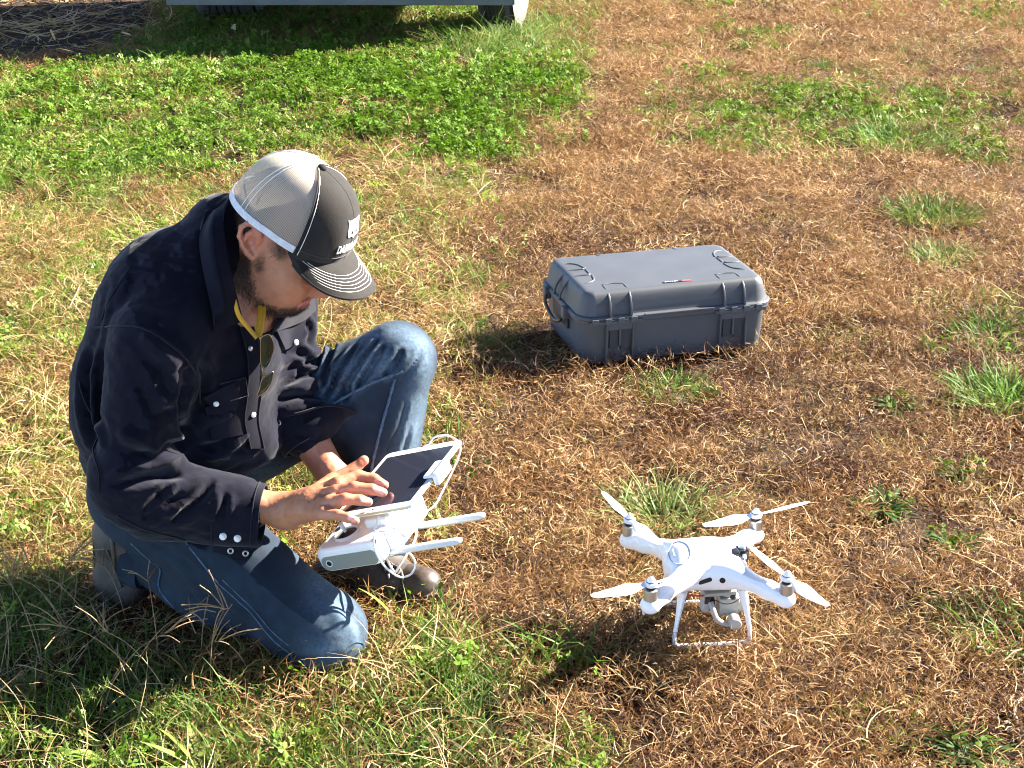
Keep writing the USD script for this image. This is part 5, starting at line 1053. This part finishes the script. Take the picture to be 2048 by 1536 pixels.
# battery end, its button slot, sensors, logo
bc = D(-.080, -.002, .138); bat = [Ell(bc, (.030, .036, .030), dx, dy, k=.01)]
obj("battery", skin([Ell(D(-.0520, 0, .136), (.0280, .0320, .0260), dx, dy, k=.01), Blk(frame(D(-.03, 0, .137), dx, dy, dz), (.022, .05, .05), .002, k=.004, op=-1)], .002), M_drone, drone, True)
all_p = drone_p + [Ell(D(-.0520, 0, .136), (.0280, .0320, .0260), dx, dy, k=.003)]
ring = hits(all_p, [(1359 + 22 * math.cos(a), 1106 + 23 * math.sin(a)) for a in np.linspace(0, 2 * np.pi, 40, endpoint=False)], .0002)
obj("battery_seam", tube(ring, .0009, 6, True), plain("seam_grey", (.40, .41, .43), .5), drone, True)  # plain grey line along the joint of the battery
all_p = drone_p + [Ell(D(-.0520, 0, .136), (.0280, .0320, .0260), dx, dy, k=.003)]
sp = hits(all_p, [(1345.5, 1098), (1349.5, 1112)], .0002); obj("battery_button", tube([sp[0] * .9 + sp[1] * .1, sp[0], (sp[0] + sp[1]) / 2, sp[1]], .0022, 8, flat=(1, .3), up=dz), M_logo, drone, True)
P = hits(drone_p, [(1397, 1167), (1404, 1164.5), (1412, 1162), (1420, 1159.5), (1424, 1158)], -.0004); P = spline(P, 4); obj("infrared_window", tube(P, .0050 * np.sqrt(np.clip(1 - np.linspace(-1, 1, len(P)) ** 6, .03, 1)), 14, flat=(1, .28), up=hit(drone_p, 1410, 1162)[1]), M_dark, drone, True)
p, n = hit(drone_p, 1445, 1161); x_ = nrm(np.cross(n, dz)); obj("side_sensor", lathe([(.0056, -.003), (.0056, .0004), (.0048, .0008), (0, .0006)], 22, frame(p, x_, np.cross(n, x_), n)), M_dark, drone, 30)
for q in ([(1409, 1088), (1413, 1091), (1419, 1091)], [(1410, 1091.5), (1414, 1094.5), (1421, 1094.5)], [(1413, 1086.5), (1416, 1088.5), (1420, 1088)], [(1415, 1097.5), (1420, 1098)]):
    obj("logo_stroke", tube(hits(drone_p, spline(np.array(q, float), 4), .0), .0009, 6, flat=(1, .4)), M_logo, drone, True)
# nose: black sensor block, white latch, red lead
nb = A(1484, 1106, 2.640); obj("nose_module", xf(rbox(.021, .024, .021, .002, 2), frame(nb, dx, dy, dz)), M_dark, drone, 40)
obj("nose_module", xf(rbox(.016, .020, .019, .003, 2), frame(A(1470, 1110, 2.625), dx, dy, dz)), M_dark, drone, 40)
obj("nose_latch", xf(lathe([(.006, 0), (.0072, .003), (.0072, .012), (.005, .015), (0, .0155)], 18), frame(nb + dz * .006 + dy * .004, dx, dy, dz)), M_drone, drone, 40)
obj("nose_connector", xf(rbox(.008, .006, .009, .001, 2), frame(A(1489, 1113, 2.622), dx, dy, dz)), M_drone, drone)
obj("nose_lead", tube(spline([A(1488, 1116, 2.620), A(1485, 1124, 2.615), A(1482, 1130, 2.62)], 5), .0012, 6), M_red, drone, True)
# landing gear: two loops
for s in (-1, 1):
    yb, yt = s * .078, s * .055
    g = [D(-.052, yt, .108), D(-.056, s * .062, .085), D(-.064, s * .072, .045), D(-.068, yb, .018), D(-.064, yb, .008), D(-.052, yb, .0055), D(.0, yb, .0055), D(.058, yb, .0055), D(.070, yb, .009), D(.074, yb, .020), D(.071, s * .072, .050), D(.064, s * .062, .088), D(.060, yt, .108)]
    S_ = spline(g, 8); rr = .0052 + .0062 * np.clip((S_[:, 2] - DO[2] - .05) / .055, 0, 1) ** 1.3
    obj("landing_gear", tube(S_, rr, 14, flat=(1.0, .8)), M_drone, drone, True)
# gimbal and camera, lens towards +x
gp = obj("gimbal_plate", xf(rbox(.062, .050, .008, .003, 3), frame(D(.025, -.012, .087), nrm(dx + dz * .05), dy, dz)), M_gimbal, drone, 40)
obj("gimbal_rail", tube([D(-.045, -.025, .082), D(0, -.025, .079), D(.022, -.025, .079)], .0020, 8), M_red, gp, True)
obj("gimbal_cable", tube(spline([D(.0, -.034, .084), D(.028, -.048, .074), D(.052, -.044, .075), D(.072, -.03, .086)], 8), .0009, 6), M_dark, gp, True)
for x0, y0 in ((.002, -.03), (.05, -.03), (.002, .022), (.05, .022)): obj("damper", xf(lathe([(.0045, -.006), (.006, -.003), (.0045, 0), (.006, .003), (.0045, .006)], 14), frame(D(x0, y0, .079), dx, dy, dz)), M_dark, gp, 30)
obj("yaw_motor", xf(lathe([(.012, -.009), (.0135, -.007), (.0135, .007), (.012, .009)], 28), frame(D(.045, .002, .074), dx, dy, dz)), M_gimbal, drone, 30)
yk = obj("yoke", xf(rbox(.016, .022, .046, .004, 3), frame(D(.004, .0, .056), dx, dy, dz)), M_gimbal_l, drone, 40)
obj("yoke_slot", xf(rbox(.009, .0230, .010, .001, 2), frame(D(.005, -.001, .058), dx, dy, dz)), M_dark, yk)
obj("roll_motor", xf(lathe([(.0115, -.008), (.0125, -.006), (.0125, .006), (.0115, .008)], 26), frame(D(.014, .004, .048), dy, dz, dx)), M_dark, drone, 30)
obj("roll_arm", tube(spline([D(.012, -.012, .058), D(.016, -.022, .044), D(.022, -.030, .030), D(.036, -.034, .022), D(.052, -.036, .022)], 8), .0058, 12, flat=(1, .75)), M_gimbal_l, drone, True)
obj("pitch_motor", xf(lathe([(.0105, -.012), (.0118, -.010), (.0118, .012), (.0105, .0135), (0, .0135)], 28), frame(D(.054, -.034, .026), dx, dz, -dy)), M_gimbal_l, drone, 30)
cb = obj("camera", xf(rbox(.040, .036, .038, .004, 3), frame(D(.048, .004, .045), dx, dy, dz)), M_gimbal, drone, 40)
lm = frame(D(.068, .004, .045), dy, dz, dx)
obj("lens_barrel", xf(lathe([(.0175, -.004), (.0185, -.002), (.0190, .0), (.0190, .016), (.0178, .0185), (.0150, .0185), (.0140, .0150), (0, .0145)], 36), lm), M_gimbal, cb, 30)
obj("lens", xf(lathe([(.0120, .0150), (.0090, .0165), (.004, .0172), (0, .0173)], 28), lm), M_lens, cb, True)
obj("side_pod", xf(lathe([(.0085, -.02), (.0085, .02)], 18), frame(D(-.075, .02, .075), dz, dy, dx)), M_dark, drone, 30)
obj("status_light", xf(rbox(.004, .010, .004, .001, 2), frame(D(-A_ - .012, A_ * 0 - A_, .108), dx, dy, dz)), M_lgrey, drone)
# ================================================================== hard transport case
M_case = plain("grey_case_plastic", (.050, .054, .060), .46, (.068, .072, .079), 9, .30, 900, .3, .75)
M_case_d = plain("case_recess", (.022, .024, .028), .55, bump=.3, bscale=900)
M_chalk = plain("scuffed_edge", (.30, .32, .35), .6)
CY = math.radians(15.5); CO = G(1166, 736); CO = np.array([CO[0], CO[1], .004])
ex, ey = np.array([math.cos(CY), math.sin(CY), 0]), np.array([-math.sin(CY), math.cos(CY), 0])
CW, CD = .520, .335                                  # footprint; x along the front, y to the back
CMx = frame(CO, ex, ey, (0, 0, 1))
case = thing("hard_case", "closed dark grey hard plastic equipment case lying on the dead grass", "case")
def cobj(n, m, mat, p=None, s=40, **k): return obj(n, xf(m, CMx), mat, p or case, s, **k)
cx, cy_ = CW / 2, CD / 2
base = cobj("base_tub", loft([rrect(CW - .03, CD - .03, .028, 7, .0, (cx, cy_)), rrect(CW - .008, CD - .008, .036, 7, .004, (cx, cy_)), rrect(CW, CD, .038, 7, .012, (cx, cy_)), rrect(CW + .016, CD + .012, .040, 7, .118, (cx, cy_)), rrect(CW + .018, CD + .014, .040, 7, .121, (cx, cy_))]), M_case)
cobj("base_rim", loft([rrect(CW + .026, CD + .022, .042, 7, .1205, (cx, cy_)), rrect(CW + .034, CD + .030, .044, 7, .123, (cx, cy_)), rrect(CW + .034, CD + .030, .044, 7, .131, (cx, cy_))]), M_case, base)
LW, LD = CW + .026, CD + .020
lid_prof = [(.018, .1325), (.018, .138), (.012, .141), (.000, .1425), (-.006, .150), (-.014, .168), (-.023, .184), (-.033, .1945), (-.044, .2005), (-.056, .2030), (-.075, .2040), (-.30, .2052)]
lid = cobj("lid", loft([rrect(LW + a, LD + a, max(.046 + a / 2, .02), 8, z, (cx, cy_)) for a, z in lid_prof]), M_case, None, 28)
def lid_pt(x, y, out=0.0):
    """Point on the lid's outer surface above (x, y) of the case's own plan."""
    s = min(x - (cx - LW / 2), (cx + LW / 2) - x, y - (cy_ - LD / 2), (cy_ + LD / 2) - y); a = -2 * s
    z = np.interp(-a, [-l[0] for l in lid_prof], [l[1] for l in lid_prof]); return np.array([x, y, z + out])
# raised fins on the front edge of the lid (two pairs) running down to the rim
y_f = cy_ - LD / 2 - .009
def fin(x, th=.0055):
    y1 = y_f + .078; top = [(y_f + .0005, .141), (y_f + .0030, .155), (y_f + .009, .172), (y_f + .018, .188), (y_f + .032, .200), (y_f + .052, .2055), (y1, .2050)]
    low = [(y_f + .006, .138), (y_f + .014, .142), (y_f + .022, .152), (y_f + .034, .170), (y_f + .046, .184), (y_f + .062, .194), (y1, .197)]
    T, B = spline([(x, a, b) for a, b in top], 5), spline([(x, a, b) for a, b in low], 5)
    loops = [np.array([[x - th / 2, t[1], t[2] - .001], [x - th / 2 + .001, t[1], t[2]], [x + th / 2 - .001, t[1], t[2]], [x + th / 2, t[1], t[2] - .001], [x + th / 2, b[1], b[2]], [x - th / 2, b[1], b[2]]]) for t, b in zip(T, B)]
    return loft(loops)
FX = (.070, .128, .394, .452)
for x in FX: cobj("lid_fin", fin(x), M_case, lid, 40)
for a, b in ((.070, .128), (.394, .452)):
    cobj("lid_fin", tube(spline([lid_pt(a, y_f + .078, .0005), lid_pt((a + b) / 2, y_f + .084, .0008), lid_pt(b, y_f + .078, .0005)], 6), .0026, 8, flat=(1, .6)), M_case, lid, True)
# ribs around the side handles
for s, xs in ((0, lambda q: cx - LW / 2 - .009 + q), (1, lambda q: cx + LW / 2 + .009 - q)):
    for y in (.150, .200):
        top = [(.0005, .141), (.003, .156), (.010, .172), (.022, .188), (.040, .200), (.060, .2040), (.085, .2050)]
        cobj("lid_rib", tube(spline([np.array([xs(q), y, z]) for q, z in top], 6), .0036, 8), M_case, lid, True)
    for pts in ([(.028, .082), (.060, .086), (.082, .104), (.090, .142)], [(.088, .156), (.088, .194)], [(.090, .206), (.080, .240), (.060, .256), (.028, .258)]):
        cobj("lid_rib", tube(spline([lid_pt(xs(q), y, .0006) for q, y in pts], 6) if len(pts) > 2 else np.array([lid_pt(xs(q), y, .0006) for q, y in pts]), .0028, 8, flat=(1, .7)), M_case, lid, True)
    hb = [np.array([xs(-.002), .095, .128]), np.array([xs(-.008), .098, .122]), np.array([xs(-.010), .106, .098]), np.array([xs(-.009), .175, .078]), np.array([xs(-.010), .244, .098]), np.array([xs(-.008), .252, .122]), np.array([xs(-.002), .255, .128])]
    cobj("carry_handle", tube(spline(hb, 6), .0052, 10, flat=(1, .7)), M_dark, None, True)
    for y in (.088, .262): cobj("handle_mount", xf(rbox(.020, .026, .034, .004, 3), tr(xs(-.002), y, .126)), M_case, base, 40)
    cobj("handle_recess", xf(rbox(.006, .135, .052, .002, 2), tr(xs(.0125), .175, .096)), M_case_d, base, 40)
# hinge blocks along the front rim, latch bays below them
yr = -.017
for x in (.026, .062, .098, .134, .384, .420, .456, .492): cobj("hinge_knuckle", xf(rbox(.0185, .011, .017, .0022, 2, (0, 0, 0)), tr(x, yr - .001, .1285)), M_case, base, 40)
for x0, x1 in ((.010, .160), (.366, .514)):
    cobj("hinge_rail", xf(rbox(x1 - x0, .008, .010, .0018, 2), tr((x0 + x1) / 2, yr, .1245)), M_case, base, 40)
    for q in range(3): cobj("hinge_pin", xf(lathe([(.0030, -.009), (.0030, .009)], 10), tr(x0 + .034 + q * .036, yr - .002, .130) @ rot((0, 1, 0), 90)), M_case_d, base, 30)
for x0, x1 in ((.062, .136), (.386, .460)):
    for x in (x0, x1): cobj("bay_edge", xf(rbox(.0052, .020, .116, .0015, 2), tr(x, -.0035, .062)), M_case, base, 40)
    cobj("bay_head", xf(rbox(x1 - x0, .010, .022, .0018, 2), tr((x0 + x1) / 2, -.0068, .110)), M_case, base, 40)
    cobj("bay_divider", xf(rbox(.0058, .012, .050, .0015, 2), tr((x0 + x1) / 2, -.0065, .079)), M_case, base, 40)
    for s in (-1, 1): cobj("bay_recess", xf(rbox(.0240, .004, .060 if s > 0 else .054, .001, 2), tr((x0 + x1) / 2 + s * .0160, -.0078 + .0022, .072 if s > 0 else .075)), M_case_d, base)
cobj("rim_lip", xf(rbox(.200, .013, .0075, .003, 3), tr(.263, yr + .003, .1375)), M_case, lid, 40)
for x in (.138, .486): cobj("mold_arrow", loft([np.array([[x - .0035, y_f + .006, .1412], [x + .0035, y_f + .006, .1412], [x, y_f + .013, .1413]]), np.array([[x - .0035, y_f + .006, .1422], [x + .0035, y_f + .006, .1422], [x, y_f + .013, .1423]])]), M_case_d, lid)
# back edge notches
for x in (.140, .370): cobj("back_notch", xf(rbox(.010, .020, .008, .002, 2), tr(x, cy_ + LD / 2 - .034, .201)), M_case_d, lid)
# the small printed badge on the front slope: dark strip with pale lettering, red end
def badge(x0, x1, s0, s1, out, n=6):
    xs_ = np.linspace(x0, x1, n); return sheet(np.array([[lid_pt(x, y_f + s, out) for x in xs_] for s in np.linspace(s0, s1, 4)]), .0012)
cobj("badge", badge(.232, .285, .048, .056, .0012), plain("badge_black", (.012, .012, .015), .4), lid)
cobj("badge", badge(.286, .312, .0475, .0565, .0012), plain("badge_red", (.55, .07, .06), .4), lid, label="red end of the case badge")
for k, w in enumerate((.0040, .0036, .0042, .0036, .0044, .0038)): cobj("badge_letter", badge(.2375 + k * .0066, .2375 + k * .0066 + w, .0500, .0540, .0020, 3), M_lgrey, lid)
# ================================================================== single plants and litter that can be told apart
def put(m, u, v, dz_=0.0):
    p = G(u, v); p[2] = gh(p[0], p[1]) + dz_; return p
def plant(name, label, cat_, u, v, mesh_parts, group=None, rz=0.0):
    p = put(None, u, v); t = thing(name, label, cat_, p, rz, group)
    for n, m, mat in mesh_parts: obj(n, m, mat, t, kind="stuff" if n in ("blades", "lower_blades", "young_leaves") else None)
    return t
def tuft(n, R, L, seed, W=(.0028, .0056), el=(.30, 1.30)): return strips(n, R, L, W, (-.004, .006), el, (.3, 1.5), .5, seed, 5, .5, 2.2, fan=.75)
def rosette(n, L, W, seed, el=(.1, .6)): return strips(n, .018, L, W, (0, .008), el, (.2, .9), .35, seed, 5, .3, 2.4, fan=1.0)
spots = [("bright green grass tuft far right of the case and higher than its lid", 1862, 432, 520, .15, (.05, .12), B_GREEN), ("pale green grass tuft half hidden behind the drone's left rear arm", 1335, 1035, 420, .11, (.05, .12), B_PALEG),
         ("large grass tuft cut off by the right edge of the picture", 2015, 800, 620, .13, (.05, .12), B_GREEN), ("flattened low grass tuft in front of the case", 1340, 778, 420, .11, (.025, .06), B_GREEN), ("long-bladed grass tuft standing in the clover strip at upper right", 1800, 285, 420, .22, (.06, .15), B_GREEN),
         ("short sparse grass tuft at the right edge below the large tuft", 2010, 1255, 240, .11, (.05, .10), B_GREEN), ("thin pale tuft far right of the case, level with its lid", 1885, 515, 260, .12, (.04, .09), B_PALEG), ("small tuft at the right, above the large tuft", 1985, 668, 240, .14, (.04, .09), B_GREEN), ("little tuft left of the case's shadow", 960, 700, 120, .07, (.03, .08), B_YELL)]
spots += [("long flattened grass clump between the wagon's shade and its right wheel", 950, 92, 340, .22, (.12, .28), B_GREEN), ("tall pale grass clump just before the wagon's right wheel", 1030, 84, 300, .20, (.10, .26), B_PALEG), ("long grass clump at the right end of the clover, below the wheel", 1095, 118, 300, .20, (.08, .22), B_GREEN),
          ("low ragged green patch near the right edge below the pale tuft", 1950, 610, 150, .14, (.03, .07), B_YELL), ("low ragged green patch right of the case's lower corner", 1700, 690, 110, .12, (.02, .06), B_YELL), ("low ragged green patch at the bottom right, left of the corner weed", 1780, 1440, 90, .08, (.02, .06), B_YELL)]
for k, (lab, u, v, n, R, L, mt) in enumerate(spots): plant("grass_tuft", lab, "grass tuft", u, v, [("blades", tuft(n, R, L, 500 + k), mt), ("lower_blades", tuft(n // 3, R * .9, (L[0] * .6, L[1] * .7), 560 + k, (.003, .005)), B_GREEN)])
M_weed = blade_look("dark_weed_leaves", [(.055, .115, .018), (.09, .165, .028), (.14, .22, .045), (.20, .27, .06)], .35)
weeds = [("broad-leaved weed rosette right of the drone, rear propeller pointing at it", 1758, 1022, 70, (.05, .12)), ("dark leafy weed upper right of the drone, above the rosette", 1915, 945, 40, (.04, .11)), ("leafy weed at the bottom right corner", 1935, 1490, 44, (.05, .12)), ("low dark weed at the right, level with the drone's body", 1905, 1090, 34, (.04, .10)), ("flat dark weed between case and right edge", 1795, 815, 40, (.05, .12)), ("small weed at the right edge in front of the big tuft", 1870, 700, 26, (.03, .08))]
for k, (lab, u, v, n, L) in enumerate(weeds): plant("leafy_weed", lab, "weed", u, v, [("leaves", rosette(int(n * 1.6), (L[0] * .6, L[1] * .8), (.006, .012), 600 + k), M_weed), ("young_leaves", leaflets(14, .06, (.01, .04), (.010, .016), 640 + k, 2, .6), B_CLOV)])
plant("leafy_weed", "yellow-green weed sprout with a tall leaf in front of the left boot", "weed", 806, 1228, [("leaves", rosette(7, (.05, .10), (.010, .016), 690, (.5, 1.2)), B_YELL)])
# dry sticks
M_stick = plain("dry_stick", (.38, .27, .17), .85, (.24, .16, .10), 60, .5, 300)
M_pale = plain("bleached_straw", (.62, .50, .36), .8, (.50, .37, .23), 80)
for lab, uv, r, mt in (("long dry stick on the grass between the boot and the drone", [(1000, 1262), (1040, 1250), (1075, 1236), (1098, 1228)], .0058, M_stick), ("pale broken straw lying behind the tablet", [(1022, 938), (1045, 928), (1072, 917)], .0032, M_pale),
                       ("thin curved straw at the right edge near the bottom", [(2036, 1440), (2030, 1415), (2044, 1390)], .0035, M_pale), ("pale twig right of the drone's front propeller", [(1845, 1200), (1880, 1192), (1925, 1190)], .0028, M_pale), ("bleached straw at the top right of the lawn", [(1950, 68), (1965, 58), (1985, 50)], .006, M_pale)):
    st = thing("dry_stick", lab, "stick"); P = np.array([put(None, u, v, .014) for u, v in spline(np.array(uv, float), 6)]); P[:, 2] += .004 * np.sin(np.arange(len(P)))
    obj("stem", tube(P, np.interp(np.arange(len(P)), [0, len(P) / 2, len(P) - 1], [r * .7, r, r * .5]), 8), mt, st, True)
# crabgrass seed stalks beside the kneeling person
M_stalk = plain("dry_seed_stalk", (.30, .19, .09), .75, (.17, .10, .05), 120)
def stalk(seed, h, lean, az, fingers=5):
    r = np.random.default_rng(seed); d = np.array([math.cos(az), math.sin(az), 0]); P = spline([np.zeros(3), d * lean * .25 * h + UP * h * .5, d * lean * .7 * h + UP * h * .88, d * lean * 1.2 * h + UP * h], 6); st = tube(P, np.linspace(.0011, .0007, len(P)), 5); hd = []
    for k in range(fingers):
        a = az + r.normal(0, .8); e = r.uniform(.0, .9); f = np.array([math.cos(a) * math.cos(e), math.sin(a) * math.cos(e), math.sin(e)]); L = r.uniform(.045, .085); b = P[-1 - int(r.integers(0, 3))]
        Q = spline([b, b + f * L * .5 + UP * .004, b + f * L - UP * .004], 6); hd.append(tube(Q, .0007 + .0005 * np.abs(np.sin(np.arange(len(Q)) * 1.4)), 5))
    return [("stem", st, M_stalk), ("seed_head", cat(*hd), M_stalk)]
for k, (u, v, h, ln, az) in enumerate([(255, 1250, .12, .5, 2.4), (215, 1300, .16, .9, 2.8), (320, 1330, .15, .5, 1.9), (150, 1290, .13, .8, 2.7), (400, 1330, .17, .5, 1.2), (420, 1370, .20, -.3, 2.4), (300, 1395, .14, 1.0, 2.9), (90, 1360, .15, .7, 2.2), (350, 1420, .14, .9, 2.7), (200, 1425, .13, .9, .6), (60, 1440, .12, .8, 2.9), (505, 1360, .11, -.5, .4), (260, 1360, .12, .9, .5), (120, 1240, .12, .4, 1.2)]):
    plant("seed_stalk", "thin dry crabgrass seed stalk rising from the grass beside the kneeling leg", "grass stalk", u, v, stalk(700 + k, h, ln, az), "seed stalks in front of the person")
for lab, u, v, h, ln, az in (("tall foxtail stalk standing alone before the wagon's left end", 288, 102, .27, .35, .2), ("short bent foxtail stalk at the foot of the tall one", 292, 100, .08, .9, 2.8), ("foxtail stalk near the left edge of the bare soil", 128, 122, .10, .4, 2.6)):
    s_ = stalk(760, h, ln, az, 1)[0]; P = s_[1].vertices; top = np.array([math.cos(az) * ln * 1.2 * h, math.sin(az) * ln * 1.2 * h, h]); dirn = nrm([math.cos(az) * ln, math.sin(az) * ln, .8 if ln < .6 else .2])
    s_[1].vertices = np.array(P); plant("foxtail_stalk", lab, "grass stalk", u, v, [s_, ("seed_head", tube(spline([top - dirn * .005, top + dirn * .02, top + dirn * .045, top + dirn * .055], 5), np.interp(np.arange(16), [0, 3, 11, 15], [.002, .006, .006, .001]), 8), B_STRAW)])
# clover flower before the shaded wagon
plant("clover_flower", "single white clover flower at the edge of the wagon's shade", "flower", 474, 92, [("stem", tube(spline([(0, 0, 0), (-.005, 0, .05), (-.012, 0, .10)], 6), .0016, 6), B_GREEN), ("blossom", xf(leaflets(40, .012, (-.010, .012), (.005, .008), 780, 2, 1.2, False), tr(-.012, 0, .105)), M_pale)])
